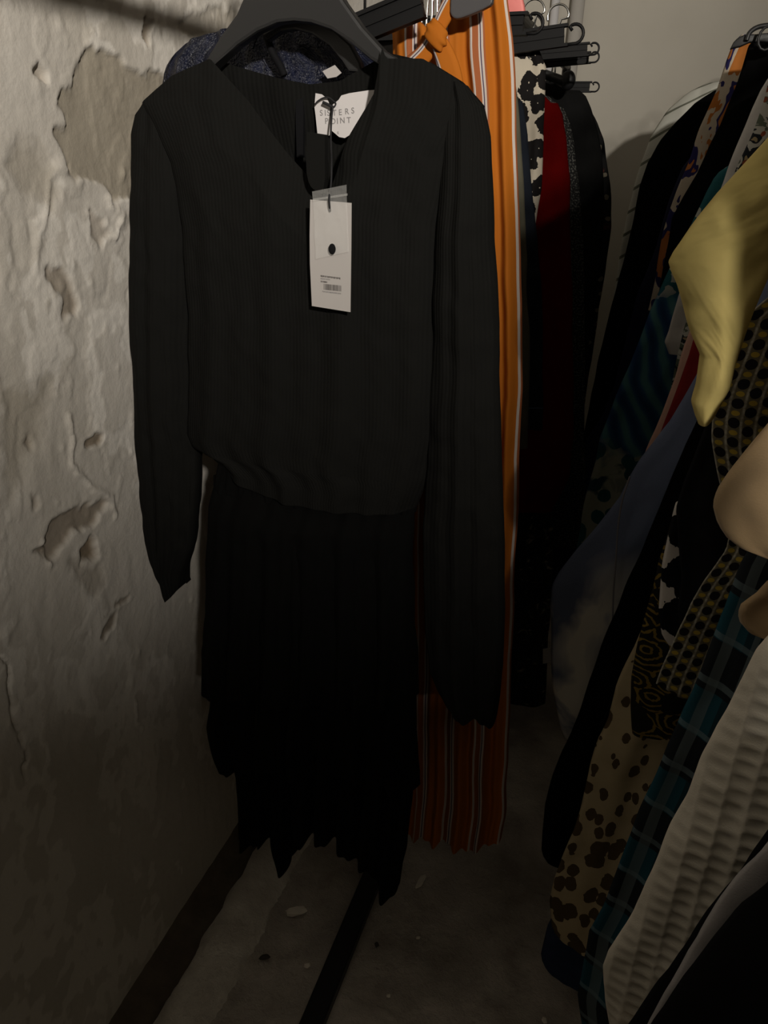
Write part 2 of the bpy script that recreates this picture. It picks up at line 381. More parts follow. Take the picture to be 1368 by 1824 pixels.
def cloth(name, mat, y, L, R, top, bot, th=0.02, topb=None, cols=140, rows=90, fold=0.006, k=5, seed=1, parent=None,
          wrinkle=0.0015, fold_top=0.25, close_top=True, waffle=0.0, power=0.6, lean=0.0):
    """A hanging cloth body: a flattened tube between left edge L and right edge R (lists of (x,z)),
    front/back top lines, bottom hem line, with vertical folds."""
    rs = random.Random(seed); fl = efun(L); fr = efun(R); ft = tfun(top); fb = tfun(topb if topb is not None else top); fbot = tfun(bot)
    th_ang = np.linspace(0, 2 * np.pi, cols, endpoint=False)
    t = (1 - np.cos(th_ang)) / 2
    t = 0.5 * t + 0.5 * np.where(th_ang <= np.pi, th_ang / np.pi, 2 - th_ang / np.pi)
    front = np.sin(th_ang) >= -1e-9
    def solve(fn):
        z = fn(fl(np.full(cols, 1.0)) * (1 - t) + fr(np.full(cols, 1.0)) * t)
        for _ in range(12):
            x = fl(z) * (1 - t) + fr(z) * t; z = 0.5 * z + 0.5 * fn(x)
        return z
    zt = np.where(front, solve(ft), solve(fb)); zb = solve(fbot)
    zb = np.minimum(zb, zt - 0.004)
    V = np.linspace(0, 1, rows)[:, None]
    Z = zt[None, :] + (zb - zt)[None, :] * V
    T = np.broadcast_to(t[None, :], Z.shape)
    XL = fl(Z); XR_ = fr(Z); Wd = XR_ - XL; X = XL + Wd * T
    prof = np.abs(np.sin(th_ang)) ** power * np.where(front, -1, 1)
    thv = th * (0.55 + 0.45 * np.clip(V * 6, 0, 1))
    Yv = y + prof[None, :] * thv
    p1, p2, p3 = rs.random(), rs.random(), rs.random()
    A = fold * (fold_top + (1 - fold_top) * V)
    ww = np.mean(Wd)
    Yv = Yv + A * (0.6 * np.sin(2 * np.pi * (k * T + p1 + 0.15 * np.sin(3 * V + p2 * 6))) + 0.4 * np.sin(2 * np.pi * (k * 1.9 * T + p2 + 0.2 * V)))
    Yv = Yv + wrinkle * 4 * (vnoise(X * 34 + seed, Z * 18 + 7, seed) - 0.5) + wrinkle * 2 * (vnoise(X * 90 + seed, Z * 60, seed + 1) - 0.5)
    X = X + 0.5 * wrinkle * 4 * (vnoise(Z * 22 + 3, T * 3 + seed, seed + 2) - 0.5)
    if lean: Yv = Yv + lean * (X - X.mean())
    U = T * ww
    if waffle:
        gx = (np.abs(np.sin(np.pi * X / 0.0165)) ** 0.6); gz = (np.abs(np.sin(np.pi * (Z + 0.0065 * (np.floor(X / 0.0165) % 2)) / 0.0130)) ** 0.6)
        Yv = Yv - np.where(front, 1, -1)[None, :] * waffle * (1 - gx * gz) * np.abs(np.sin(th_ang))[None, :] ** 0.4
    verts = np.stack([X, Yv, Z], -1).reshape(-1, 3); uvs = np.stack([U, Z], -1).reshape(-1, 2)
    faces = []
    for r in range(rows - 1):
        for c in range(cols):
            c2 = (c + 1) % cols
            faces.append((r * cols + c, (r + 1) * cols + c, (r + 1) * cols + c2, r * cols + c2))
    if close_top:
        h = cols // 2
        for c in range(h):
            a, b = c, c + 1; d, e = (cols - c) % cols, (cols - c - 1) % cols
            q = [a, b, e, d]; q2 = []
            for i in q:
                if i not in q2: q2.append(i)
            if len(q2) >= 3: faces.append(tuple(q2))
    return mesh_obj(name, verts, faces, mat, parent, True, uvs)

def ribbon(name, mat, pts, width, thick, parent=None, up=(0, -1, 0), u0=0.0):
    """flat strip along a polyline, facing the aisle/camera side"""
    pts = [Vector(p) for p in smooth_pts(pts, 2)]; verts = []; uvs = []; faces = []; n = len(pts); s = 0
    ws = width if isinstance(width, (list, tuple)) else [width] * n
    ws = np.interp(np.linspace(0, 1, n), np.linspace(0, 1, len(ws)), ws)
    prof = [(-1, 0), (-0.9, -0.6), (-0.4, -1), (0.1, -0.8), (0.5, -1.1), (0.9, -0.6), (1, 0), (0.9, 0.5), (0, 0.7), (-0.9, 0.5)]
    for i, p in enumerate(pts):
        t = (pts[min(i + 1, n - 1)] - pts[max(i - 1, 0)]).normalized(); u = Vector(up); side = t.cross(u).normalized()
        if i: s += (p - pts[i - 1]).length
        for a, b in prof:
            verts.append(p + side * a * ws[i] / 2 - u * (b * thick)); uvs.append((u0 + a * ws[i] / 2, s))
    q = len(prof)
    for i in range(n - 1):
        for j in range(q):
            faces.append((i * q + j, i * q + (j + 1) % q, (i + 1) * q + (j + 1) % q, (i + 1) * q + j))
    faces.append(tuple(range(q))[::-1]); faces.append(tuple(range((n - 1) * q, n * q)))
    return mesh_obj(name, verts, faces, mat, parent, True, uvs)

def text_obj(name, s, size, loc, mat, parent, extr=0.0001, spacing=1.0, tilt=0.0):
    cu = bpy.data.curves.new(name, 'FONT'); cu.body = s; cu.size = size; cu.extrude = extr; cu.space_character = spacing; cu.align_x = 'LEFT'
    t = bpy.data.objects.new(name + '_c', cu); COL.objects.link(t)
    bpy.context.view_layer.update()
    me = bpy.data.meshes.new_from_object(t.evaluated_get(bpy.context.evaluated_depsgraph_get()))
    bpy.data.objects.remove(t); bpy.data.curves.remove(cu)
    me.materials.clear(); me.materials.append(M[mat]); me.name = name
    me.transform(Matrix.Translation(loc) @ Matrix.Rotation(tilt, 4, 'Y') @ Matrix.Rotation(math.pi / 2, 4, 'X'))
    o = bpy.data.objects.new(name, me); COL.objects.link(o); o.parent = parent; return o

# ------------------------------------------------------------------ room
WX = -0.632; BY = 3.05; RX = 1.75; FY = -2.4; CZ = 2.45
def in_poly(px, py, poly):
    ins = np.zeros(px.shape, bool); n = len(poly); j = n - 1
    for i in range(n):
        xi, yi = poly[i]; xj, yj = poly[j]
        c = ((yi > py) != (yj > py)) & (px < (xj - xi) * (py - yi) / (yj - yi + 1e-12) + xi)
        ins ^= c; j = i
    return ins
def seg_dist(px, py, poly, closed=True):
    d = np.full(px.shape, 1e9); n = len(poly)
    for i in range(n if closed else n - 1):
        ax, ay = poly[i]; bx, by = poly[(i + 1) % n]; vx, vy = bx - ax, by - ay
        t = np.clip(((px - ax) * vx + (py - ay) * vy) / (vx * vx + vy * vy + 1e-12), 0, 1)
        d = np.minimum(d, np.hypot(px - ax - t * vx, py - ay - t * vy))
    return d
def build_left_wall():
    ys = np.concatenate([np.arange(FY, 0.36, 0.15), np.arange(0.36, 1.30, 0.0030), np.arange(1.32, BY + 0.05, 0.1), [BY + 0.08]])
    zs = np.concatenate([np.arange(0.0, 1.54, 0.0030), np.arange(1.56, CZ, 0.1), [CZ]])
    Yg, Zg = np.meshgrid(ys, zs, indexing='ij')
    A1, B1 = Yg * .83 + Zg * .56, Zg * .83 - Yg * .56
    jy = Yg + 0.016 * (vnoise(A1 * 27, B1 * 27, 5) - .5) + 0.010 * (vnoise(A1 * 71, B1 * 71, 6) - .5) + 0.004 * (vnoise(A1 * 190, B1 * 190, 9) - .5)
    jz = Zg + 0.016 * (vnoise(A1 * 27 + 9, B1 * 27, 7) - .5) + 0.010 * (vnoise(A1 * 71, B1 * 71 + 5, 8) - .5) + 0.004 * (vnoise(A1 * 190 + 3, B1 * 190, 10) - .5)
    D = 0.005 * (vnoise(Yg * 5, Zg * 3.5, 11) - .5) + 0.0012 * (vnoise(Yg * 19, Zg * 8, 12) - .5) + 0.0010 * (vnoise(Yg * 70, Zg * 30, 13) - .5)
    # ragged trowel ridges, elongated downwards
    q = 0.55 * vnoise(jy * 11, jz * 6, 14) + 0.28 * vnoise(jy * 29, jz * 15, 16) + 0.17 * vnoise(jy * 80, jz * 45, 17)
    calm = 0.15 + 0.6 * np.clip((Zg - .62) / .3, 0, 1)                # the lower wall was skimmed smoother
    skim = np.clip((q - .50) / 0.012, 0, 1) * np.clip((.66 - q) / .012, 0, 1)
    for lev, hh in ((.42, .0014), (.55, .0012), (.64, .0012)):
        D += calm * hh * np.clip((q - lev) / 0.016, 0, 1)                     # overlapping skims of paint
    peel = np.zeros_like(Yg); spot = np.zeros_like(Yg)
    def region(px_poly, depth, soft, target, amt):
        nonlocal D
        poly = [PW(a, b, WX) for a, b in px_poly]
        ins = in_poly(jy, jz, poly); sd = seg_dist(jy, jz, poly); s = np.where(ins, sd, -sd)
        k = np.clip(s / soft + 0.5, 0, 1); D -= depth * k
        D += 0.0006 * np.exp(-((s + soft * 1.3) / (soft * 1.2)) ** 2)        # lifted lip round the patch
        np.maximum(target, k * amt, out=target)
    region([(172, 92), (190, 96), (220, 110), (250, 118), (300, 150), (300, 260), (262, 330), (235, 352), (212, 352), (190, 335), (160, 312), (128, 322), (118, 300), (110, 275), (95, 245), (100, 238), (118, 236), (108, 195), (112, 165), (128, 145), (140, 125), (155, 105)], 0.004, 0.004, peel, 1.0)
    region([(385, 20), (470, 30), (470, 70), (330, 60), (318, 40), (330, 25)], 0.002, 0.004, peel, 0.55)
    region([(0, 680), (50, 686), (90, 680), (80, 722), (75, 770), (40, 820), (30, 875), (0, 885)], 0.002, 0.02, peel, 0.6)
    region([(30, 245), (70, 260), (95, 300), (110, 350), (95, 395), (75, 350), (35, 330), (10, 290)], 0.002, 0.012, peel, 0.55)
    region([(80, 468), (105, 480), (122, 500), (125, 520), (136, 552), (130, 572), (112, 567), (105, 540), (90, 522), (75, 495)], 0.004, 0.005, spot, 0.72)
    region([(162, 368), (178, 380), (190, 400), (201, 412), (178, 432), (165, 410)], 0.003, 0.004, spot, 0.45)
    region([(112, 288), (122, 292), (126, 318), (118, 318), (110, 300)], 0.003, 0.004, spot, 0.45)
    region([(155, 792), (172, 767), (187, 771), (182, 790), (166, 797)], 0.004, 0.003, spot, 0.9)
    region([(58, 978), (80, 942), (115, 912), (150, 897), (192, 894), (178, 924), (140, 946), (100, 975), (80, 998)], 0.005, 0.005, spot, 0.75)
    region([(147, 975), (160, 958), (173, 975), (170, 998), (150, 1004)], 0.009, 0.005, spot, 1.0)
    region([(126, 995), (150, 1000), (178, 1010), (182, 1040), (168, 1048), (135, 1020)], 0.002, 0.01, spot, 0.35)
    region([(250, 48), (256, 28), (265, 44), (262, 78), (255, 62)], 0.005, 0.003, spot, 0.8)
    region([(70, 122), (80, 114), (92, 130), (90, 148), (76, 142)], 0.007, 0.004, spot, 0.5)
    region([(178, 1142), (198, 1108), (214, 1086), (206, 1120), (186, 1146)], 0.003, 0.003, spot, 0.8)
    region([(205, 1075), (230, 1064), (228, 1072), (208, 1084)], 0.003, 0.003, spot, 0.7)
    region([(58, 888), (72, 890), (74, 904), (60, 908)], 0.003, 0.003, spot, 0.5)
    region([(46, 778), (58, 780), (56, 800), (48, 792)], 0.003, 0.003, spot, 0.5)
    for line, dep, wd in (([(122, 730), (130, 835), (160, 862), (196, 892), (205, 925)], 0.004, 0.004), ([(-8, 1160), (10, 1200), (36, 1320), (48, 1380)], -0.006, 0.0025),
                          ([(240, 1255), (250, 1310)], 0.003, 0.002), ([(65, 960), (85, 1010)], 0.003, 0.004), ([(105, 300), (70, 400), (60, 470)], 0.003, 0.005), ([(190, 350), (220, 385), (205, 420)], 0.004, 0.005)):
        d = seg_dist(jy, jz, [PW(a, b, WX) for a, b in line], False); D += dep * np.exp(-(d / wd) ** 2)
    rs = np.random.RandomState(4)                                     # lumps of lime and grit
    for _ in range(90):
        cy, cz, rr = rs.uniform(.4, 1.25), rs.uniform(.05, 1.5), rs.uniform(.0025, .006)
        D += 0.0018 * np.exp(-(((Yg - cy) / rr) ** 2 + ((Zg - cz) / (rr * 1.5)) ** 2))
    n0, n1 = Yg.shape
    verts = np.stack([WX + D, Yg, Zg], -1).reshape(-1, 3)
    idx = np.arange(n0 * n1).reshape(n0, n1)
    faces = np.stack([idx[:-1, :-1], idx[1:, :-1], idx[1:, 1:], idx[:-1, 1:]], -1).reshape(-1, 4)
    o = mesh_obj('wall_left', verts, [tuple(f) for f in faces.tolist()], 'plaster')
    for nm, a in (('peel', peel), ('spot', spot), ('skim', skim)):
        at = o.data.attributes.new(nm, 'FLOAT', 'POINT'); at.data.foreach_set('value', a.ravel().astype(np.float32))
    struct(o)
build_left_wall()
def slab(name, a, b, mat):
    bm = bmesh.new(); box(bm, a, b); return struct(bm_obj(name, bm, mat))
slab('wall_back', (WX - .1, BY, 0), (RX + .1, BY + .1, CZ), 'back_plaster')
slab('wall_right', (RX, FY, 0), (RX + .1, BY, CZ), 'back_plaster')
slab('wall_front', (WX - .1, FY - .1, 0), (RX + .1, FY, CZ), 'back_plaster')
slab('ceiling', (WX - .1, FY, CZ), (RX + .1, BY, CZ + .1), 'back_plaster')
# uneven concrete floor
ys = np.concatenate([np.arange(FY, 0.4, 0.1), np.arange(0.4, 1.8, 0.008), np.arange(1.85, BY + .1, 0.1)]); xs = np.arange(WX - .02, RX + .05, 0.008)
Xg, Yg = np.meshgrid(xs, ys, indexing='ij')
Zf = 0.006 * (vnoise(Xg * 7, Yg * 7, 21) - .5) + 0.003 * (vnoise(Xg * 26, Yg * 26, 22) - .5) - 0.006
crack = seg_dist(Xg, Yg, [PF(*p) for p in [(450, 1690), (560, 1740), (640, 1770), (700, 1790), (760, 1824)]], False); Zf -= 0.004 * np.exp(-(crack / .006) ** 2)
idx = np.arange(Xg.size).reshape(Xg.shape)
struct(mesh_obj('floor', np.stack([Xg, Yg, Zf], -1).reshape(-1, 3), [tuple(f) for f in np.stack([idx[:-1, :-1], idx[1:, :-1], idx[1:, 1:], idx[:-1, 1:]], -1).reshape(-1, 4).tolist()], 'concrete'))
# dark kerb along the foot of the wall, and a pale cement fillet in front of it
def strip(name, mat, prof, seed, amp):
    ys = np.arange(-0.6, BY, 0.012); n = len(prof); verts = []; faces = []
    for i, yv in enumerate(ys):
        for j, (x, z) in enumerate(prof):
            nn = (vnoise(np.array([yv * 22.0 + j * 7]), np.array([seed * 1.0 + j]), seed)[0] - .5)
            n2 = (vnoise(np.array([yv * 75.0 + j * 3]), np.array([seed * 2.0 + j]), seed + 1)[0] - .5)
            k = 0 if j in (0, ) else 1
            verts.append((x + amp * (nn + .5 * n2) * k, yv, z + amp * .35 * (n2 + nn) * (1 if 0 < j < n - 1 else 0)))
    for i in range(len(ys) - 1):
        for j in range(n - 1): faces.append((i * n + j, i * n + j + 1, (i + 1) * n + j + 1, (i + 1) * n + j))
    return struct(mesh_obj(name, verts, faces, mat))
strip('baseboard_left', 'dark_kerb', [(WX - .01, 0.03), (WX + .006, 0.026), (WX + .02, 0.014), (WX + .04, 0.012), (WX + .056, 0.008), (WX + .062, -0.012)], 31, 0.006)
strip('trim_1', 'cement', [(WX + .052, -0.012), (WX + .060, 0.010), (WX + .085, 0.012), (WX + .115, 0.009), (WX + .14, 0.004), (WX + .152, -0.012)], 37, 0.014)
# pipes on the back wall
for name, px0, px1, r_mat, lab in (('pipe', 977, 992, 'pipe_white', 'pale white vertical pipe on the back wall'), ('pipe', 1013, 1037, 'pipe_grey', 'broad grey vertical pipe on the back wall')):
    x0, _ = P(px0, 40, BY - .04); x1, _ = P(px1, 40, BY - .04); r = (x1 - x0) / 2
    t = empty(name, ((x0 + x1) / 2, BY - r, 0), lab, 'pipe'); xm = (x0 + x1) / 2
    bm = bmesh.new(); tube_path(bm, [(xm, BY - r - .004, 0), (xm, BY - r - .004, 1.2), (xm, BY - r - .004, CZ)], r, 20); adopt(bm_obj('tube', bm, r_mat, None, True), t)
    for z in (0.5, 2.1):
        bm = bmesh.new(); tube_path(bm, [(xm, BY - r - .004, z), (xm, BY - r - .004, z + .03)], r * 1.12, 20); adopt(bm_obj('bracket', bm, 'pipe_grey', None, True), t)

# ------------------------------------------------------------------ racks
LX, LZ = -0.325, 1.575
XR, RZ = 0.27, 1.62
def rack(x, z, y0, y1, label, bar_z):
    t = empty('clothes_rack', (x, (y0 + y1) / 2, 0), label, 'clothes rack')
    bm = bmesh.new(); tube_path(bm, [(x, y0, z), (x, y1, z)], .0125, 14); adopt(bm_obj('rail', bm, 'black_metal', None, True), t)
    for y in (y0, y1):
        bm = bmesh.new(); tube_path(bm, [(x, y, 0.01), (x, y, z)], .013, 14); adopt(bm_obj('upright', bm, 'black_metal', None, True), t)
        bm = bmesh.new(); box(bm, (x - .2, y - .018, 0.0), (x + .2, y + .018, .022), .003); adopt(bm_obj('foot', bm, 'black_metal'), t)
    bm = bmesh.new(); box(bm, (x - .019, y0, -.004), (x + .019, y1, .018), .003); adopt(bm_obj('base_bar', bm, 'black_metal'), t)
rack(LX - .002, LZ, -0.45, 2.75, 'black metal clothes rack along the peeling wall', 0)
rack(XR + .12, RZ, -0.05, 2.85, 'black metal clothes rack holding the crowded colourful clothes', 0)

def hook_pts(x, y, z0, zr):
    r = 0.022; pts = [(x, y, z0), (x, y, zr - 0.012)]
    for k in range(0, 11):
        a = -0.1 + math.pi * 1.15 * k / 10
        pts.append((x - r + r * math.cos(a), y, zr - .006 + r * math.sin(a)))
    pts = [(px + r * .9 if i > 1 else px, py, pz) for i, (px, py, pz) in enumerate(pts)]
    return smooth_pts(pts, 1)
def hanger(x, y, zneck, half, drop, zr, label, mat='black_plastic', hook='chrome', group=None):
    """ordinary shoulder hanger"""
    t = empty('clothes_hanger', (x, y, zneck - drop), label, 'hanger', group)
    up_ = [(x - half, zneck - drop), (x - half * .55, zneck - drop * .42), (x - .03, zneck - .008), (x, zneck), (x + .03, zneck - .008), (x + half * .55, zneck - drop * .42), (x + half, zneck - drop)]
    lo = [(a, b - .016) for a, b in up_]
    bm = bmesh.new(); prism(bm, smooth_pts(up_, 1) + smooth_pts(lo, 1)[::-1], y - .005, y + .005); adopt(bm_obj('arms', bm, mat), t)
    bm = bmesh.new(); tube_path(bm, hook_pts(x, y, zneck - .004, zr), .002, 8); adopt(bm_obj('hook', bm, hook, None, True), t)
    return t

# ------------------------------------------------------------------ the black dress
DY = 0.80
def pl(pts, y): return [P(a, b, y) for a, b in pts]
hg = empty('clothes_hanger', (P(540, 40, DY)[0], DY, P(540, 100, DY)[1]), 'broad black moulded hanger inside the black dress', 'hanger')
outer = [(282, 200), (318, 162), (372, 112), (400, 66), (428, 28), (440, 0), (455, -30), (500, -50), (560, -52), (598, -30), (618, 5), (650, 50), (688, 92), (750, 128), (800, 168)]
inner = [(795, 186), (742, 150), (665, 108), (630, 78), (595, 55), (560, 43), (530, 40), (500, 43), (465, 58), (430, 82), (395, 112), (330, 172), (290, 212)]
bm = bmesh.new(); prism(bm, pl(outer, DY) + pl(inner, DY), DY - .0085, DY + .0085, .003)
hx, hz = P(535, -48, DY)
adopt(bm_obj('arms', bm, 'black_plastic'), hg)
bm = bmesh.new(); tube_path(bm, hook_pts(hx, DY, hz - .01, LZ + .012), .0024, 10); adopt(bm_obj('hook', bm, 'chrome', None, True), hg)

dress = empty('dress', (P(560, 900, DY)[0], DY, 0.28), 'black long-sleeved tiered dress with white hang tag on the front', 'dress')
FYD = DY - .035
L = pl([(255, 185), (270, 215), (305, 290), (328, 400), (338, 560), (338, 700), (335, 770), (345, 792), (375, 806), (400, 830), (405, 860)], DY)
R = pl([(862, 190), (850, 215), (815, 280), (790, 400), (782, 600), (778, 780), (765, 850), (742, 900)], DY)
topf = pl([(235, 200), (255, 185), (320, 138), (392, 108)], DY) + pl([(430, 178), (500, 272), (545, 322), (575, 341), (586, 318), (606, 250), (634, 200), (654, 163), (676, 100)], FYD) + pl([(690, 86), (760, 108), (820, 145), (862, 190), (885, 210)], DY)
topb = pl([(235, 200), (255, 185), (320, 138), (392, 108)], DY) + pl([(430, 120), (500, 140), (560, 152), (610, 146), (655, 122)], DY + .03) + pl([(682, 90), (760, 108), (820, 145), (862, 190), (885, 210)], DY)
bot = pl([(330, 795), (370, 808), (410, 832), (470, 862), (560, 885), (660, 900), (742, 902), (800, 905)], DY)
adopt(cloth('bodice', 'black_crinkle', DY, L, R, topf, bot, th=.036, topb=topb, cols=320, rows=150, fold=.005, k=4, seed=3, wrinkle=.001, fold_top=.1, close_top=False, power=.5), dress)
L = pl([(268, 172), (246, 205), (238, 240), (236, 320), (236, 500), (240, 640), (247, 770), (256, 880), (266, 960), (280, 1005), (298, 1040), (306, 1052)], DY + .012)
R = pl([(300, 172), (330, 230), (352, 330), (350, 480), (345, 600), (350, 720), (358, 800), (357, 900), (350, 970), (343, 990), (332, 1015), (326, 1046)], DY + .012)
adopt(cloth('sleeve', 'black_crinkle', DY + .012, L, R, pl([(236, 230), (262, 185), (300, 165), (352, 200)], DY + .012), pl([(260, 1020), (285, 1030), (314, 1055), (330, 1040), (350, 1000)], DY + .012), th=.028, cols=120, rows=130, fold=.007, k=2, seed=5, wrinkle=.0014, fold_top=.2), dress)
L = pl([(800, 140), (786, 230), (780, 400), (772, 600), (764, 800), (757, 930), (756, 1060), (760, 1150), (768, 1195), (786, 1235), (800, 1248)], DY + .0)
R = pl([(840, 150), (862, 190), (873, 240), (882, 400), (888, 560), (894, 720), (899, 900), (902, 1080), (898, 1180), (891, 1235), (886, 1270), (882, 1286)], DY + .0)
adopt(cloth('sleeve', 'black_crinkle', DY, L, R, pl([(780, 180), (800, 145), (830, 150), (862, 195), (880, 230)], DY), pl([(760, 1240), (795, 1243), (822, 1262), (850, 1262), (868, 1272), (884, 1287), (895, 1287)], DY), th=.03, cols=120, rows=130, fold=.007, k=2, seed=6, wrinkle=.0014, fold_top=.2), dress)
bmc = None
# waistband and the three skirt tiers
adopt(cloth('waistband', 'black_chiffon', DY, pl([(392, 800), (384, 860)], DY), pl([(752, 850), (740, 910)], DY), pl([(380, 802), (760, 860)], DY), pl([(380, 872), (760, 915)], DY), th=.024, fold=.003, k=14, seed=7, cols=200, rows=14), dress)
tiers = [
    ([(388, 840), (374, 900), (368, 1000), (365, 1100), (360, 1155), (363, 1232)], [(738, 880), (735, 1000), (740, 1150), (745, 1240)], [(355, 1226), (382, 1236), (420, 1222), (500, 1240), (600, 1228), (690, 1245), (750, 1240)], .034, 850),
    ([(384, 900), (380, 1200), (375, 1255), (371, 1290), (378, 1325), (386, 1352), (398, 1372)], [(733, 900), (738, 1200), (741, 1300), (749, 1400)], [(371, 1345), (392, 1366), (414, 1374), (470, 1352), (560, 1368), (650, 1362), (720, 1405), (752, 1396)], .029, 850),
    ([(400, 900), (412, 1250), (418, 1380), (424, 1490), (425, 1500)], [(728, 900), (733, 1300), (734, 1420), (727, 1475), (718, 1540), (713, 1592)], [(420, 1488), (432, 1500), (446, 1504), (470, 1493), (491, 1476), (498, 1508), (506, 1536), (520, 1537), (526, 1520), (533, 1494), (548, 1490), (562, 1469), (572, 1485), (590, 1486), (602, 1477), (608, 1495), (625, 1512), (660, 1531), (675, 1560), (684, 1592), (710, 1590), (713, 1545), (726, 1498)], .023, 860)]
for i, (l, r, b, th, tp) in enumerate(tiers):
    adopt(cloth('skirt_tier', 'black_chiffon', DY, pl(l, DY), pl(r, DY), pl([(360, tp - 5), (760, tp + 35)], DY), smooth_pts(pl(b, DY), 2), th=th, fold=.011, k=6 + i, seed=11 + i, cols=420 if i == 2 else 260, rows=90, fold_top=.15, wrinkle=.0012), dress)
# keyhole slit facing on the back neck, piping of the neckline
bm = bmesh.new(); prism(bm, pl([(529, 168), (541, 168), (542, 205), (541, 280), (530, 281), (528, 215)], DY + .024), DY + .022, DY + .0265); adopt(bm_obj('keyhole_binding', bm, 'black_trim'), dress)
bm = bmesh.new(); prism(bm, smooth_pts(pl([(548, 235), (546, 300), (552, 330), (566, 342), (580, 345), (580, 240)], FYD - .004), 1), FYD - .006, FYD + .002); adopt(bm_obj('placket', bm, 'black_crinkle'), dress)

# neck label with the brand lettering
LY = DY + .018
lab_l = [(562, 166), (573, 168), (583, 176), (588, 190), (588.5, 215), (587, 241), (566, 244), (562, 205), (560, 190)]
lab_r = [(590, 198), (593, 186), (603, 178), (608, 170), (622, 166), (655, 161), (668, 160), (660, 190), (640, 230), (614, 246), (604, 244), (597, 238), (591, 233), (590, 215)]
lb = None
bm = bmesh.new(); prism(bm, pl(lab_l, LY), LY, LY + .0008); lab = bm_obj('neck_label', bm, 'white_satin'); adopt(lab, dress); lab['label'] = 'white woven brand label'
bm = bmesh.new(); prism(bm, pl(lab_r, LY - .003), LY - .003, LY - .0022); lab2 = bm_obj('neck_label', bm, 'white_satin'); adopt(lab2, dress)
def px_len(n, y, px=600, py=220): return P(px + n, py, y)[0] - P(px, py, y)[0]
def letter(s, x, y_base, h, yy, mat='ink_grey', parent=lab2, tilt=-.06):
    a = P(x, y_base, yy); sz = px_len(h, yy) / 0.69
    text_obj('letter', s, sz, (a[0], yy - .0004, a[1]), mat, parent, tilt=tilt)
for s, x, yb in (('S', 570, 206), ('I', 578.5, 206)): letter(s, x, yb, 8.5, LY, parent=lab)
letter('S', 583, 206, 8.5, LY, parent=lab)
for s, x, yb in (('T', 592.5, 206), ('E', 603.5, 205), ('R', 614.5, 203.5), ('S', 626, 202)): letter(s, x, yb, 8.5, LY - .003)
letter('P', 579, 220.5, 8.5, LY, parent=lab)
for s, x, yb in (('O', 588.5, 221), ('I', 600, 220.5), ('N', 605.5, 219.5), ('T', 618, 219)): letter(s, x, yb, 8.5, LY - .003)
letter('S', 601, 239, 4, LY - .003)

# hang tag on its cord, spare button in a clear bag
TY = DY - .052
card = [(552.5, 355.5), (626, 361.5), (625.5, 440), (624, 556), (555.5, 545), (552, 470), (551.5, 420)]
bm = bmesh.new(); prism(bm, pl(card, TY), TY, TY + .0009); tagc = bm_obj('hang_tag', bm, 'card_white'); adopt(tagc, dress); tagc['label'] = 'white card hang tag with barcode'
def quad(bm, p, y):
    bm.faces.new([bm.verts.new((*[a for a in (P(q[0], q[1], y)[0], y, P(q[0], q[1], y)[1])],)) for q in p])
rs = random.Random(3)
def print_line(name, x0, x1, y0, slope, h, n, mat):
    bm = bmesh.new(); x = x0
    while x < x1:
        wd = rs.uniform(.5, 1.5); hh = h * rs.uniform(.65, 1.0); yy = y0 + slope * (x - x0)
        quad(bm, [(x, yy), (x + wd, yy), (x + wd, yy + hh), (x, yy + hh)], TY - .0003); x += wd + rs.uniform(.25, .7)
    o = bm_obj(name, bm, mat); adopt_child(o, tagc)
def adopt_child(o, p): o.parent = p
print_line('printed_line', 571, 606, 490, .13, 3.4, 20, 'ink')
print_line('printed_line', 571, 588, 495.2, .13, 2.4, 10, 'ink_grey')
print_line('printed_line', 571.5, 583, 500, .13, 3.2, 8, 'ink')
bm = bmesh.new(); x = 576.5
while x < 608:
    wd = rs.choice([.35, .5, .8, 1.1]) if x < 602 else .35; yy = 505.5 + .1 * (x - 576)
    quad(bm, [(x, yy), (x + wd, yy), (x + wd, yy + 10.5), (x, yy + 10.5)], TY - .0003); x += wd + rs.choice([.4, .5, .8])
adopt_child(bm_obj('barcode', bm, 'ink'), tagc)
print_line('printed_line', 574, 607, 518, .12, 2.6, 12, 'ink_grey')
def film(name, px4, y, seed, nx=14, nz=18, amp=.002):
    a, b, c, d = [np.array(P(*q, y)) for q in px4]; verts = []; uvs = []; faces = []
    for i in range(nz + 1):
        for j in range(nx + 1):
            s, q = j / nx, i / nz; p = (a * (1 - s) + b * s) * (1 - q) + (d * (1 - s) + c * s) * q
            dy = amp * (vnoise(np.array([s * 5.0 + seed]), np.array([q * 6.0]), seed)[0] - .5) - amp * .5
            verts.append((p[0], y + dy, p[1])); uvs.append((p[0], p[1]))
    for i in range(nz):
        for j in range(nx): faces.append((i * (nx + 1) + j, i * (nx + 1) + j + 1, (i + 1) * (nx + 1) + j + 1, (i + 1) * (nx + 1) + j))
    return mesh_obj(name, verts, faces, 'clear_film', None, True, uvs)
bag = adopt(film('button_bag', [(557, 341), (618, 329), (622, 448), (563, 461)], TY - .0028, 41), dress); bag['label'] = 'clear plastic bag with spare button'
bm = bmesh.new()
for (a, b) in (((557.5, 355), (619, 345.5)), ((557.5, 357), (619, 347.5))):
    p = P(*a, TY - .004); q = P(*b, TY - .004); tube_path(bm, [(p[0], TY - .004, p[1]), (q[0], TY - .004, q[1])], .0004, 6)
adopt_child(bm_obj('zip_seal', bm, 'clear_film'), bag); 
bc = P(592, 443.5, TY - .004); br = px_len(8.2, TY)
bm = bmesh.new(); bmesh.ops.create_uvsphere(bm, u_segments=20, v_segments=10, radius=1)
for v in bm.verts: v.co = Vector((bc[0] + v.co.x * br * .82, TY - .0045 + v.co.y * .0016, bc[1] + v.co.z * br * 1.12))
adopt_child(bm_obj('button', bm, 'soft_black', None, True), bag)
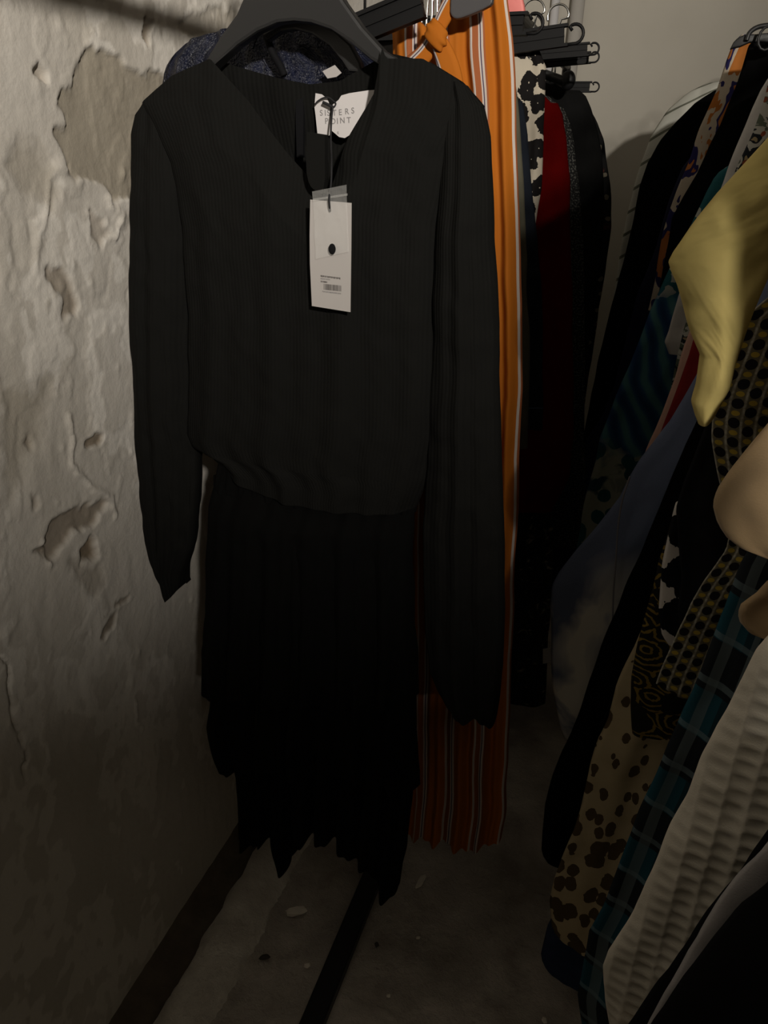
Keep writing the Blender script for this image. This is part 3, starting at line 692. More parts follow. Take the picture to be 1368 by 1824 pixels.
def cord(name, pxs, ys, r=.0009, parent=None):
    pts = [(P(a, b, y)[0], y, P(a, b, y)[1]) for (a, b), y in zip(pxs, ys)]
    bm = bmesh.new(); tube_path(bm, smooth_pts(pts, 2), r, 8); return adopt(bm_obj(name, bm, 'cord_black', None, True), parent)
cord('tag_cord', [(593, 190), (590, 215), (589, 250), (591, 290), (590, 330), (586, 352), (587, 368), (588, 376)], [LY - .008, LY - .012, LY - .02, FYD - .012, FYD - .012, TY - .006, TY - .005, TY - .002], .0010, dress)
cord('tag_cord', [(561, 186), (566, 180), (576, 174), (586, 173), (594, 180), (599, 184), (596, 190), (592, 192)], [LY - .004] * 8, .0008, dress)
cord('tag_cord', [(575, 182), (584, 186), (593, 191)], [LY - .006] * 3, .0014, dress)

# ------------------------------------------------------------------ navy blouse behind the dress
NY = 0.875
nb = empty('blouse', (LX, NY, .7), 'shimmering navy blouse hanging right behind the black dress', 'blouse')
L = pl([(330, 80), (305, 105), (292, 130), (286, 170), (290, 300), (330, 600), (350, 780)], NY); R = pl([(690, 80), (760, 120), (800, 200), (790, 500), (770, 780)], NY)
adopt(cloth('body', 'navy_shimmer', NY, L, R, pl([(290, 130), (330, 82), (395, 58), (440, 50), (500, 48), (570, 55), (640, 60), (700, 85), (800, 180)], NY), P(500, 760, NY)[1], th=.028, fold=.008, k=7, seed=21, cols=200, rows=90, fold_top=.5, wrinkle=.003), nb)
bm = bmesh.new(); tube_path(bm, smooth_pts([(P(a, b, NY)[0], NY - .033, P(a, b, NY)[1]) for a, b in [(494, 52), (500, 75), (508, 100), (522, 122), (530, 140)]], 2), .004, 8); adopt(bm_obj('neck_slit', bm, 'black_trim', None, True), nb)
bm = bmesh.new(); prism(bm, pl([(575, 127), (597, 116), (609, 130), (600, 137), (584, 140)], NY - .036), NY - .037, NY - .0362); adopt(bm_obj('size_label', bm, 'card_white'), nb)
h2 = empty('clothes_hanger', (LX, NY - .04, 1.33), 'black moulded hanger of the navy blouse with a thick arched arm', 'hanger')
HY = NY - .047
bm = bmesh.new(); prism(bm, pl([(470, 62), (500, 45), (530, 38), (565, 40), (600, 55), (628, 80), (645, 112), (650, 130), (625, 128), (612, 108), (590, 82), (560, 62), (530, 54), (505, 57), (480, 74)], HY), HY - .006, HY + .006, .002); adopt(bm_obj('arms', bm, 'black_plastic'), h2)
a = P(520, 40, HY); bm = bmesh.new(); tube_path(bm, hook_pts(a[0], HY, a[1] - .004, LZ + .012), .002, 8); adopt(bm_obj('hook', bm, 'chrome', None, True), h2)

# ------------------------------------------------------------------ clip hangers
def clip_hanger(pa, pb, y, bw, label, hook_x=LX, ring=True, clips=True):
    """trouser hanger: ribbed bar from pixel pa to pixel pb on the plane y, open ring at the aisle end"""
    ax, az = P(*pa, y); bx, bz = P(*pb, y); d = Vector((bx - ax, 0, bz - az)); ln = d.length; d.normalize(); nrm = Vector((-d.z, 0, d.x))
    A = Vector((ax, y, az)); t = empty('trouser_hanger', (hook_x, y, min(az, bz)), label, 'hanger')
    hw = bw / 2
    bm = bmesh.new()
    def pbar(s0, s1, o0, o1, th):
        vs = []
        for s, o in ((s0, o0), (s1, o0), (s1, o1), (s0, o1)):
            q = A + d * s + nrm * o; vs.append((q.x, q.z))
        prism(bm, vs, y - th, y + th)
    rl = hw * 2.0 if ring else 0
    L0 = -max(0.0, (ax - (LX - .16)))
    pbar(L0, ln - rl, -hw, hw, .004); pbar(L0, ln - rl * .8, hw * .72, hw, .007); pbar(L0, ln - rl * .8, -hw, -hw * .72, .007); pbar(L0, ln - rl, -hw * .12, hw * .12, .006)
    adopt(bm_obj('bar', bm, 'black_bar'), t)
    if ring:
        c = A + d * (ln - hw * .95); bm = bmesh.new(); pts = []
        for k in range(15):
            a = -math.pi * .55 + math.pi * 1.25 * k / 14
            pts.append(c + d * math.cos(a) * hw * .85 + nrm * math.sin(a) * hw * .85)
        pts = [A + d * (ln - rl * 1.05) - nrm * hw * .85] + pts; pts.append(pts[-1] - nrm * hw * .35 + d * hw * .25)
        tube_path(bm, pts, hw * .16, 8); adopt(bm_obj('ring_end', bm, 'black_bar', None, True), t)
    hz = az + d.z / max(d.x, 1e-3) * (hook_x - ax)
    bm = bmesh.new(); tube_path(bm, hook_pts(hook_x, y, hz, LZ + .012), .0016, 8); adopt(bm_obj('hook', bm, 'black_metal', None, True), t)
    return t
clip_hanger((668, 40), (752, 5), .905, .028, 'black hanger bar slanting up beside the orange striped trousers', ring=False)
bm = None
clip_hanger((900, 44), (969, 41), 1.07, .024, 'short black hanger bar with open ring beneath the pink hanger end')
clip_hanger((915, 76), (1041, 58), 1.38, .030, 'long black hanger bar with double ring end above the leopard print')
clip_hanger((940, 97), (1068, 86), 1.66, .022, 'black hanger bar lying directly over a second bar of equal length', hook_x=-.30)
clip_hanger((960, 111), (1068, 101), 1.72, .020, 'black hanger bar tucked under another of equal length', hook_x=-.32)
clip_hanger((990, 155), (1068, 155), 2.02, .022, 'short low black hanger bar beside the round hanger end')

# ------------------------------------------------------------------ orange striped trousers
OY = 0.955
ot = empty('trousers', (P(810, 700, OY)[0], OY, P(800, 1490, OY)[1]), 'orange wide-leg trousers with white and brown stripes and a knotted sash', 'trousers')
L = pl([(697, 62), (697, 100), (706, 200), (722, 400), (724, 800), (726, 1100), (724, 1400), (718, 1480)], OY)
R = pl([(902, -10), (906, 20), (912, 70), (917, 150), (920, 250), (926, 400), (930, 544), (930, 700), (924, 880), (916, 1050), (911, 1240), (906, 1340), (902, 1450), (894, 1492)], OY)
adopt(cloth('leg', 'orange_stripe', OY, L, R, pl([(695, 60), (703, 45), (716, 27), (742, 34), (762, 52), (790, 20), (806, -6), (850, -14), (910, -12)], OY),
            pl([(715, 1470), (735, 1486), (752, 1478), (772, 1490), (795, 1482), (812, 1494), (830, 1500), (862, 1497), (892, 1492), (905, 1470)], OY), th=.022, fold=.010, k=5, seed=31, cols=240, rows=120, fold_top=.45, wrinkle=.0012), ot)
def rb(name, pts, wd, y, mat='orange_sash', u0=0.0, th=.003):
    return adopt(ribbon(name, mat, [(P(a, b, y)[0], y, P(a, b, y)[1]) for a, b in pts], [px_len(q, y, 780, 60) for q in wd], th, None, u0=u0), ot)
rb('sash', [(830, -40), (806, 0), (790, 30), (778, 58)], [32, 32, 28, 20], OY - .044)
rb('sash', [(777, 62), (762, 90), (738, 114), (704, 146)], [20, 30, 36, 36], OY - .040)
rb('sash', [(776, 62), (788, 88), (800, 122), (808, 165), (806, 230)], [20, 32, 40, 42, 40], OY - .046, 'orange_sash', u0=-.004)
kx, kz = P(777, 63, OY - .05); bm = bmesh.new(); bmesh.ops.create_uvsphere(bm, u_segments=32, v_segments=20, radius=1)
for v in bm.verts:
    f = 1 + .10 * math.sin(9 * v.co.x + 4 * v.co.z + 1); a_, b_ = v.co.x * .0115 * f, v.co.z * .0150 * f
    v.co = Vector((kx + a_ * .8 - b_ * .5, OY - .050 + v.co.y * .007, kz + a_ * .6 + b_ * .85))
adopt(bm_obj('knot', bm, 'orange_plain', None, True), ot)
# its hanger: dark grey moulded clip plate and two steel hooks
gh = empty('clip_hanger', (P(840, 0, OY)[0], OY, P(840, 30, OY)[1]), 'dark grey angular clip gripping the orange trousers', 'hanger')
gy = OY - .045
bm = bmesh.new(); prism(bm, smooth_pts(pl([(808, -40), (803, 20), (806, 30), (813, 35), (826, 33), (872, 14), (880, 4), (880, -40)], gy), 1), gy - .005, gy + .004, .0015); adopt(bm_obj('clip_plate', bm, 'grey_plastic'), gh)
a = P(840, -20, gy); bm = bmesh.new(); tube_path(bm, [(a[0], gy, a[1]), (LX, OY - .02, LZ - .03)], .006, 8); adopt(bm_obj('arm', bm, 'grey_plastic', None, True), gh)
bm = bmesh.new(); tube_path(bm, hook_pts(LX, OY - .02, LZ - .035, LZ + .012), .002, 8); adopt(bm_obj('hook', bm, 'chrome', None, True), gh)
# row of steel hooks / spring clips seen through the waist
for i, (px0, y, top, bt) in enumerate(((746, 1.0, -14, 48), (764, 1.04, 4, 44), (774, 1.09, 2, 26))):
    x, z0 = P(px0, bt, y); z1 = P(px0, top, y)[1]
    t = empty('wire_hanger', (x, y, z0), ['thin steel wire hanger stem beside the orange waistband', 'steel hanger stem with dark sleeve behind the sash knot', 'short bright steel hanger stem touching the sash'][i], 'hanger')
    bm = bmesh.new()
    for dx in (-.0032, .0032): tube_path(bm, smooth_pts([(x + dx, y, z0 - .02), (x + dx, y, z1), (x, y, z1 + .014)], 2), .0016, 8)
    adopt(bm_obj('stem', bm, 'chrome', None, True), t)
    bm = bmesh.new(); tube_path(bm, hook_pts(x, y, z1 + .012, LZ + .012), .0018, 8); adopt(bm_obj('hook', bm, 'chrome', None, True), t)
    bm = bmesh.new(); prism(bm, smooth_pts([(x - .15, z0 - .05), (x, z0 - .008), (x + .03, z0 - .03), (x + .03, z0 - .042), (x, z0 - .022), (x - .15, z0 - .062)], 1), y - .004, y + .004); adopt(bm_obj('arms', bm, 'black_plastic'), t)
# pink hanger end
pk = empty('clothes_hanger', (P(925, 10, 1.18)[0], 1.18, P(925, 28, 1.18)[1]), 'pink rounded hanger end peeking out beside the orange waistband', 'hanger')
bm = bmesh.new(); prism(bm, smooth_pts(pl([(850, -60), (900, -40), (918, -25), (930, -8), (935, 14), (936, 30), (915, 32), (870, 20), (840, 0)], 1.18), 2), 1.172, 1.188, .003); adopt(bm_obj('arm', bm, 'pink_plastic', None, True), pk)
a = P(850, -60, 1.18); bm = bmesh.new(); tube_path(bm, [(a[0] + .01, 1.18, a[1] - .01), (LX, 1.18, LZ - .03)] + hook_pts(LX, 1.18, LZ - .02, LZ + .012), .003, 8); adopt(bm_obj('hook', bm, 'chrome', None, True), pk)

# ------------------------------------------------------------------ rest of the row along the wall
def left_garment(name, label, cat, mat, y, right_edge, bottom, seed, th=.03, fold=.008, k=5, top_right=None, half=.17, cols=140, hlabel=None, part='body', hz=None):
    """garment whose aisle-side edge (right edge) shows; the wall side mirrors it about the rail"""
    R = pl(right_edge, y); zt = max(z for _, z in R)
    Lm = [(2 * LX - x if 2 * LX - x > WX + .05 else WX + .05, z) for x, z in R]
    top = [(WX + .03, R[0][1] - .02), (LX - .06, zt + .004), (LX + .05, zt + .004), (R[0][0], R[0][1])] + [(R[0][0] + .02, R[0][1] - .02)]
    t = empty(name, (LX, y, P(900, bottom, y)[1] if bottom > 10 else bottom), label, cat)
    b = cloth(part, mat, y, Lm, R, top, P(940, bottom, y)[1] if bottom > 10 else bottom, th=th, fold=fold, k=k, seed=seed, cols=cols, rows=90)
    adopt(b, t)
    if hlabel: hanger(LX, y, zt + .012, min(.12, R[0][0] - LX - .01), .05, LZ + .012, hlabel, hook='black_metal')
    return t, b
left_garment('cardigan', 'grey-green knit cardigan sleeve with ribbed cuff beside the orange trousers', 'cardigan', 'sage_knit', 1.09, [(920, 150), (930, 300), (936, 400), (940, 520), (942, 640), (941, 800)], 800, 41, th=.02, fold=.004, hlabel='black hanger inside the grey-green knit cardigan')
t, b = left_garment('denim_shirt', 'dark blue denim shirt with stitched cuff in front of the red dress', 'shirt', 'denim_dark', 1.22, [(930, 180), (940, 240), (946, 300), (953, 370), (960, 430), (966, 560), (967, 700), (968, 762)], 762, 42, th=.025, fold=.005, hlabel='black hanger inside the dark blue denim shirt')
bm = bmesh.new(); c0 = P(930, 728, 1.19); c1 = P(966, 728, 1.19); tube_path(bm, [(c0[0], 1.192, c0[1]), (c1[0], 1.192, c1[1])], .0012, 6); adopt(bm_obj('cuff_stitch', bm, 'denim_blue', None, True), t)
LY2 = 1.40
t = empty('scarf_top', (LX, LY2, P(950, 400, LY2)[1]), 'black and cream leopard print top hanging above the denim shirt', 'top')
adopt(cloth('body', 'leopard', LY2, pl([(700, 100), (700, 400)], LY2), pl([(962, 84), (966, 100), (974, 120), (973, 150), (971, 200), (967, 280), (963, 340), (958, 372), (950, 420), (940, 480)], LY2), pl([(690, 80), (918, 80), (940, 86), (962, 88), (975, 120)], LY2), P(940, 480, LY2)[1], th=.024, fold=.007, k=6, seed=43, cols=160, rows=80), t)
hanger(LX, LY2, P(920, 80, LY2)[1] + .01, .10, .02, LZ + .012, 'black hanger inside the leopard print top', hook='black_metal')
left_garment('red_dress', 'deep red dress with a curved hem hanging before black coats', 'dress', 'dark_red', 1.52, [(962, 160), (978, 166), (992, 182), (1003, 205), (1010, 245), (1014, 320), (1017, 420), (1020, 600), (1021, 780), (1014, 850), (998, 885), (985, 906)], 906, 44, hlabel='black hanger inside the deep red dress')
left_garment('skirt', 'dark skirt with pale leafy specks below the red dress', 'skirt', 'dark_leafy', 1.60, [(975, 420), (985, 700), (985, 1000), (978, 1120), (970, 1250)], 1250, 45, hlabel='black hanger of the dark leafy skirt')
bm = bmesh.new(); prism(bm, pl([(967, 1156), (981, 1154), (982, 1180), (967, 1182)], 1.545), 1.544, 1.546)
o = tag(bm_obj('care_tag', bm, 'grey_white'), 'small pale cloth tag hanging low beside the bleached jeans', 'tag')
left_garment('tweed_jacket', 'charcoal speckled tweed jacket between red dress and black coat', 'jacket', 'tweed', 1.72, [(985, 172), (1004, 190), (1014, 215), (1024, 260), (1032, 330), (1038, 420), (1042, 560), (1042, 900)], 960, 46, fold=.003, hlabel='black hanger inside the charcoal tweed jacket')
left_garment('coat', 'plain black coat with sloping shoulder before the back wall', 'coat', 'black_wool', 1.92, [(992, 142), (1008, 150), (1030, 158), (1045, 172), (1055, 195), (1064, 230), (1072, 270), (1076, 330), (1076, 420), (1050, 600), (1008, 900)], 900, 47, th=.035, hlabel=None)
bx_, bz_ = P(987, 138, 1.92); th_ = empty('clothes_hanger', (bx_, 1.92, bz_ - .05), 'black hanger with a grey steel stem inside the plain black coat', 'hanger')
bm = bmesh.new()
for dx in (-.003, .003): tube_path(bm, [(bx_ + dx * 1.5, 1.9, bz_ - .01), (bx_ + dx * .3, 1.9, bz_ + .05)], .0018, 8)
tube_path(bm, hook_pts(bx_, 1.9, bz_ + .045, LZ + .012), .0022, 8); adopt(bm_obj('hook', bm, 'chrome', None, True), th_)
bm = bmesh.new(); prism(bm, smooth_pts([(bx_ - .16, bz_ - .07), (bx_, bz_), (bx_ + .05, bz_ - .035), (bx_ + .05, bz_ - .05), (bx_, bz_ - .02), (bx_ - .16, bz_ - .085)], 1), 1.91, 1.93); adopt(bm_obj('arms', bm, 'black_plastic'), th_)
kx, kz = P(1012, 143, 1.84); t = empty('padded_hanger', (LX, 1.84, kz), 'black hanger with a large round end beside the black coat', 'hanger')
bm = bmesh.new(); bmesh.ops.create_uvsphere(bm, u_segments=24, v_segments=16, radius=1)
r_ = P(1025, 143, 1.84)[0] - kx
for v in bm.verts: v.co = Vector((kx + v.co.x * r_, 1.84 + v.co.y * .012, kz + v.co.z * r_ * 1.25))
adopt(bm_obj('round_end', bm, 'black_bar', None, True), t)
bm = bmesh.new(); tube_path(bm, smooth_pts([(LX - .14, 1.84, kz - .03), (LX, 1.84, kz + .03), (kx, 1.84, kz - .004)], 2), .009, 10); adopt(bm_obj('arms', bm, 'black_plastic', None, True), t)
bm = bmesh.new(); tube_path(bm, hook_pts(LX + .03, 1.84, kz + .02, LZ + .012), .002, 8); adopt(bm_obj('hook', bm, 'chrome', None, True), t)
left_garment('blouse', 'dark blouse with muted brown floral specks nearest the back wall', 'blouse', 'dark_floral', 2.18, [(1030, 175), (1048, 190), (1062, 215), (1076, 250), (1082, 290), (1088, 330), (1090, 400), (1072, 520), (1020, 860)], 860, 48, th=.03, hlabel='black hanger inside the dark floral blouse')

# ------------------------------------------------------------------ crowded row on the other rack, from the back to the front
def right_garment(name, label, cat, mat, y, edge, bottom, seed, th=.02, fold=.005, k=6, hem=None, hl=None, cols=140, rows=100, sh=None, waffle=0.0, wrinkle=.0012, shoulder=True, fold_top=.25, part='body'):
    """edge: pixels of the aisle-side outline, top to bottom; the far side mirrors it about the rail"""
    E = pl(edge, y); x0, z0 = E[0]
    ztop = 1.47 if y < 1.45 else 1.49
    pre = []
    if shoulder and z0 < ztop - .03:
        pre = [(XR - .05, ztop), (XR - .09, ztop - .012), (max(x0, .15) if sh is None else sh, max(z0 + .03, min(ztop - .06, z0 + .3)))]
        if z0 < 1.3: pre.append((max(x0 + .02, .12) if sh is None else max(x0, sh - .01), z0 + .04))
    Lp = pre + E
    zs = [z for _, z in Lp]
    for i in range(1, len(Lp)):
        if Lp[i][1] >= Lp[i - 1][1]: Lp[i] = (Lp[i][0], Lp[i - 1][1] - .0005)
    cx = max(XR, max(p[0] for p in Lp) + .03)
    Rp = [(2 * cx - x, z) for x, z in Lp]
    zt = Lp[0][1]
    tops = [(Lp[0][0] - .02, zt - .001), (Lp[0][0], zt), (Rp[0][0], zt), (Rp[0][0] + .02, zt - .001)]
    zb = hem if hem is not None else P(*bottom, y)[1]
    if isinstance(zb, list): zb = pl(zb, y); zb = zb + [(cx + .05, zb[-1][1]), (cx + .4, zb[-1][1])]
    zmin = zb if not isinstance(zb, list) else min(q[1] for q in zb)
    t = empty(name, (cx, y, zmin), label, cat)
    b = cloth(part, mat, y, Lp, Rp, tops, zb, th=th, fold=fold, k=k, seed=seed, cols=cols, rows=rows, waffle=waffle, wrinkle=wrinkle, fold_top=fold_top)
    adopt(b, t)
    hanger(cx, y, zt + .014, min(.10, (cx - Lp[0][0]) + .03), .03, RZ + .012, hl or ('black hanger holding the ' + label.split(' hang')[0]))
    return t

right_garment('striped_shirt', 'pale sage shirt with broad white bands, last before the back wall', 'shirt', 'sage_stripe', 2.45,
    [(1300, 140), (1265, 145), (1225, 165), (1190, 195), (1162, 238), (1142, 288), (1127, 340), (1113, 400), (1101, 470), (1092, 540), (1082, 620), (1075, 760)], (1075, 760), 51, th=.04, fold=.008, hl='black hanger inside the pale sage shirt')
right_garment('black_jacket', 'large plain black jacket in front of the pale sage shirt', 'jacket', 'black_cotton', 2.15,
    [(1310, 150), (1275, 160), (1240, 182), (1205, 215), (1175, 252), (1153, 290), (1139, 332), (1126, 400), (1110, 470), (1090, 540), (1070, 620), (1046, 740), (1030, 830), (1018, 900), (1000, 1000)], (1000, 1000), 52, th=.05, hl='black hanger inside the large plain black jacket')
right_garment('long_dress', 'long dark navy dress trailing behind the bleached jeans', 'dress', 'navy_cotton', 1.88,
    [(1215, 300), (1190, 360), (1168, 442), (1133, 530), (1116, 595), (1098, 672), (1074, 738), (1052, 771), (1033, 804), (1019, 848), (992, 915), (983, 1000), (980, 1090)], (980, 1090), 53, th=.03, hl='black hanger inside the long dark navy dress', sh=.12)
right_garment('printed_dress', 'orange, blue and cream patterned dress beneath black hangers', 'dress', 'orange_blue_print', 1.74,
    [(1320, 62), (1305, 76), (1294, 105), (1284, 135), (1275, 162), (1262, 190), (1246, 230), (1226, 290), (1206, 340), (1190, 385), (1180, 420), (1166, 500), (1154, 552)], (1154, 552), 54, th=.03, fold=.004, hl='black hanger inside the orange and blue patterned dress')
right_garment('black_dress', 'narrow black dress between the orange patterned dress and the white shirt', 'dress', 'black_cotton', 1.58,
    [(1345, 70), (1334, 82), (1324, 112), (1312, 150), (1299, 182), (1284, 222), (1262, 262), (1240, 310), (1216, 350), (1196, 388), (1190, 430), (1180, 480), (1172, 530)], (1172, 530), 55, th=.03, hl='black hanger inside the narrow black dress')
# hanger ends on top of that dress
hy = 1.50
t = empty('trouser_hanger', (P(1350, 60, hy)[0], hy, P(1350, 80, hy)[1]), 'black hanger end with an oval slot above the narrow black dress', 'hanger')
bm = bmesh.new(); tube_path(bm, smooth_pts([(P(a, b, hy)[0], hy, P(a, b, hy)[1]) for a, b in [(1330, 72), (1334, 58), (1348, 48), (1366, 45), (1390, 44)]], 2), .0035, 10); adopt(bm_obj('frame', bm, 'black_plastic', None, True), t)
bm = bmesh.new(); prism(bm, smooth_pts(pl([(1300, 88), (1308, 72), (1325, 62), (1342, 62), (1362, 60), (1400, 58), (1400, 80), (1340, 74), (1318, 84)], hy + .01), 1), hy + .004, hy + .016, .002); adopt(bm_obj('arm', bm, 'black_plastic', None, True), t)
bm = bmesh.new(); cc = P(1366, 68, hy - .01); tube_path(bm, [(cc[0] + .012 * math.cos(a * .5236), hy - .01, cc[1] + .016 * math.sin(a * .5236)) for a in range(13)], .0022, 8); adopt(bm_obj('oval_slot', bm, 'black_plastic', None, True), t)
a = P(1390, 50, hy); bm = bmesh.new(); tube_path(bm, [(a[0], hy, a[1])] + [(x_, y_, z_) for x_, y_, z_ in hook_pts(XR, hy, a[1] + .02, RZ + .012)], .0022, 8); adopt(bm_obj('hook', bm, 'chrome', None, True), t)

right_garment('leaf_dress', 'blue and teal dress with leaf print below the yellow shirt', 'dress', 'leaf_print', 1.36,
    [(1275, 310), (1258, 340), (1240, 380), (1220, 420), (1192, 478), (1170, 528), (1160, 548), (1141, 600), (1121, 650), (1099, 700), (1085, 740), (1069, 780), (1060, 820), (1046, 870), (1036, 920), (1026, 980), (1018, 1030)], (1018, 1030), 56, th=.03, fold=.006, hl='black hanger inside the blue leaf print dress', sh=.14)
right_garment('white_shirt', 'plain white shirt hanging behind the yellow shirt', 'shirt', 'white_cotton', 1.25,
    [(1366, 140), (1354, 160), (1341, 190), (1321, 240), (1301, 290), (1286, 330), (1272, 365), (1255, 402), (1232, 470), (1208, 524), (1191, 590), (1184, 608), (1192, 630)], (1192, 630), 57, th=.02, fold=.003, hl='black hanger inside the plain white shirt', sh=.13)
right_garment('garden_print_dress', 'black and cream dress with a busy garden print beside the white shirt', 'dress', 'garden_print', 1.16,
    [(1368, 150), (1356, 190), (1338, 240), (1310, 300), (1270, 420), (1235, 530), (1218, 590), (1206, 640), (1196, 690), (1186, 740), (1168, 790), (1155, 830), (1140, 870)], (1140, 870), 58, th=.02, fold=.004, hl='black hanger inside the garden print dress', sh=.145)
right_garment('pink_blouse', 'pale pink blouse showing a thin edge beside the crimson one', 'blouse', 'pale_pink', 1.09,
    [(1250, 540), (1230, 588), (1214, 632), (1199, 680), (1184, 722), (1168, 765), (1150, 806), (1140, 840)], (1140, 840), 59, th=.012, fold=.002, hl='black hanger inside the pale pink blouse')
right_garment('crimson_blouse', 'crimson blouse between the pale pink blouse and the bleached jeans', 'blouse', 'crimson', 1.055,
    [(1260, 540), (1240, 584), (1226, 632), (1212, 676), (1194, 724), (1177, 768), (1155, 812), (1145, 850)], (1145, 850), 60, th=.012, fold=.003, hl='black hanger inside the crimson blouse')
t = right_garment('jeans', 'blue denim jeans with bleached pale patches towards the hem', 'jeans', 'bleached_denim', .985,
    [(1275, 600), (1259, 628), (1243, 662), (1220, 702), (1194, 748), (1162, 790), (1140, 820), (1121, 852), (1104, 886), (1080, 914), (1050, 950), (1020, 986), (996, 1018), (983, 1042), (980, 1080), (982, 1130), (980, 1170), (983, 1220), (990, 1260), (1000, 1300), (1008, 1318)], (1008, 1318), 61, th=.020, fold=.004, hl='black hanger holding the bleached jeans', cols=180)
bm = bmesh.new(); tube_path(bm, smooth_pts([(P(a, b, .955)[0], .9575, P(a, b, .955)[1]) for a, b in [(1122, 850), (1108, 890), (1100, 940), (1097, 1000), (1092, 1060), (1091, 1130)]], 2), .0011, 8); adopt(bm_obj('side_seam', bm, 'seam_thread', None, True), t)
right_garment('black_trousers', 'long black trousers hanging in front of the bleached jeans', 'trousers', 'black_cotton', .925,
    [(1262, 700), (1243, 748), (1221, 792), (1196, 852), (1174, 910), (1150, 962), (1130, 1012), (1110, 1054), (1090, 1102), (1070, 1152), (1050, 1212), (1034, 1262), (1018, 1304), (1000, 1342), (984, 1384), (972, 1430), (966, 1480), (964, 1518), (975, 1536)], (975, 1536), 62, th=.012, fold=.003, hl='black hanger holding the long black trousers')
right_garment('jeans', 'dark blue jeans with only the hem showing under the beige dress', 'jeans', 'denim_blue', .885,
    [(1070, 1350), (1040, 1450), (1015, 1540), (990, 1620), (974, 1652), (966, 1690), (963, 1706), (972, 1722)], None, 63, th=.009, fold=.002, hem=[(955, 1702), (972, 1724), (1000, 1746), (1025, 1757), (1060, 1765)], hl='black hanger holding the dark blue jeans')
right_garment('spotted_dress', 'beige dress with dark brown leafy spots above the dark jeans hem', 'dress', 'beige_spotted', .852,
    [(1160, 1080), (1146, 1110), (1131, 1148), (1098, 1220), (1083, 1278), (1064, 1320), (1052, 1360), (1035, 1436), (1009, 1510), (989, 1554), (980, 1600), (984, 1652), (1000, 1672)], None, 64, th=.011, fold=.004, hem=[(975, 1650), (1000, 1672), (1038, 1694), (1070, 1705)], hl='black hanger inside the beige spotted dress')
right_garment('gold_print_blouse', 'black blouse with gold scroll print over the beige spotted dress', 'blouse', 'baroque_print', .812,
    [(1200, 915), (1190, 950), (1173, 998), (1164, 1042), (1150, 1092), (1136, 1144), (1125, 1208), (1124, 1260), (1127, 1308)], None, 65, th=.010, fold=.003, hem=[(1120, 1306), (1140, 1311), (1180, 1311), (1215, 1290), (1245, 1290)], hl='black hanger inside the gold scroll blouse')
right_garment('ikat_blouse', 'black blouse with white jagged motifs beside the gold scroll blouse', 'blouse', 'ikat_print', .782,
    [(1205, 890), (1198, 912), (1187, 958), (1179, 1000), (1175, 1050), (1172, 1092), (1178, 1132), (1190, 1150)], (1190, 1150), 66, th=.007, fold=.002, hl='black hanger inside the jagged motif blouse')
right_garment('black_shirt', 'plain black shirt behind the honeycomb patterned dress', 'shirt', 'soft_black', .752,
    [(1290, 700), (1264, 746), (1240, 800), (1216, 860), (1203, 905), (1206, 960), (1212, 1030), (1206, 1085), (1215, 1130)], (1215, 1130), 67, th=.008, fold=.002, hl='black hanger inside the plain black shirt')
right_garment('honeycomb_dress', 'dress with black, yellow and grey honeycomb dots below the yellow shirt', 'dress', 'honeycomb_print', .712,
    [(1330, 560), (1300, 640), (1278, 696), (1268, 740), (1266, 780), (1274, 820), (1283, 860), (1291, 900), (1298, 940), (1293, 980), (1275, 1010), (1252, 1040), (1231, 1075), (1211, 1115), (1195, 1150), (1180, 1185), (1170, 1214)], None, 68, th=.012, fold=.003, hem=[(1160, 1212), (1180, 1222), (1215, 1238), (1260, 1250)], hl='black hanger inside the honeycomb dress', cols=180)

# yellow shirt: body plus the short sleeve that pokes out
yy = .66
ys_ = empty('yellow_shirt', (XR, yy, 1.05), 'pale yellow shirt with a short sleeve poking out into the aisle', 'shirt')
Lp = pl([(1420, 190), (1368, 246), (1330, 288), (1280, 342), (1230, 404), (1196, 448), (1186, 466), (1190, 482), (1202, 506), (1216, 542), (1233, 590), (1250, 630), (1241, 682), (1232, 712), (1237, 735), (1241, 746)], yy)
Rp = pl([(1600, 190), (1600, 300), (1480, 330), (1420, 400), (1372, 490), (1345, 555), (1322, 622), (1310, 652), (1298, 690), (1284, 716), (1272, 736), (1266, 744)], yy)
adopt(cloth('sleeve', 'yellow_cotton', yy, Lp, Rp, pl([(1186, 240), (1700, 190)], yy), pl([(1230, 744), (1242, 747), (1263, 742), (1300, 742)], yy), th=.018, fold=.0012, k=1, seed=71, cols=150, rows=120, wrinkle=.0022, fold_top=1.0), ys_)
z0 = P(1430, 190, yy)[1]
adopt(cloth('body', 'yellow_cotton', .672, [(XR - .06, 1.47), (XR - .11, 1.45), (.135, 1.36), (.15, 1.2), (.16, .8)], [(XR + .06, 1.47), (XR + .11, 1.45), (XR + .2, 1.36), (XR + .2, .8)], 1.465, .82, th=.016, fold=.004, k=6, seed=72), ys_)
hanger(XR, .672, 1.484, .10, .03, RZ + .012, 'black hanger inside the pale yellow shirt')

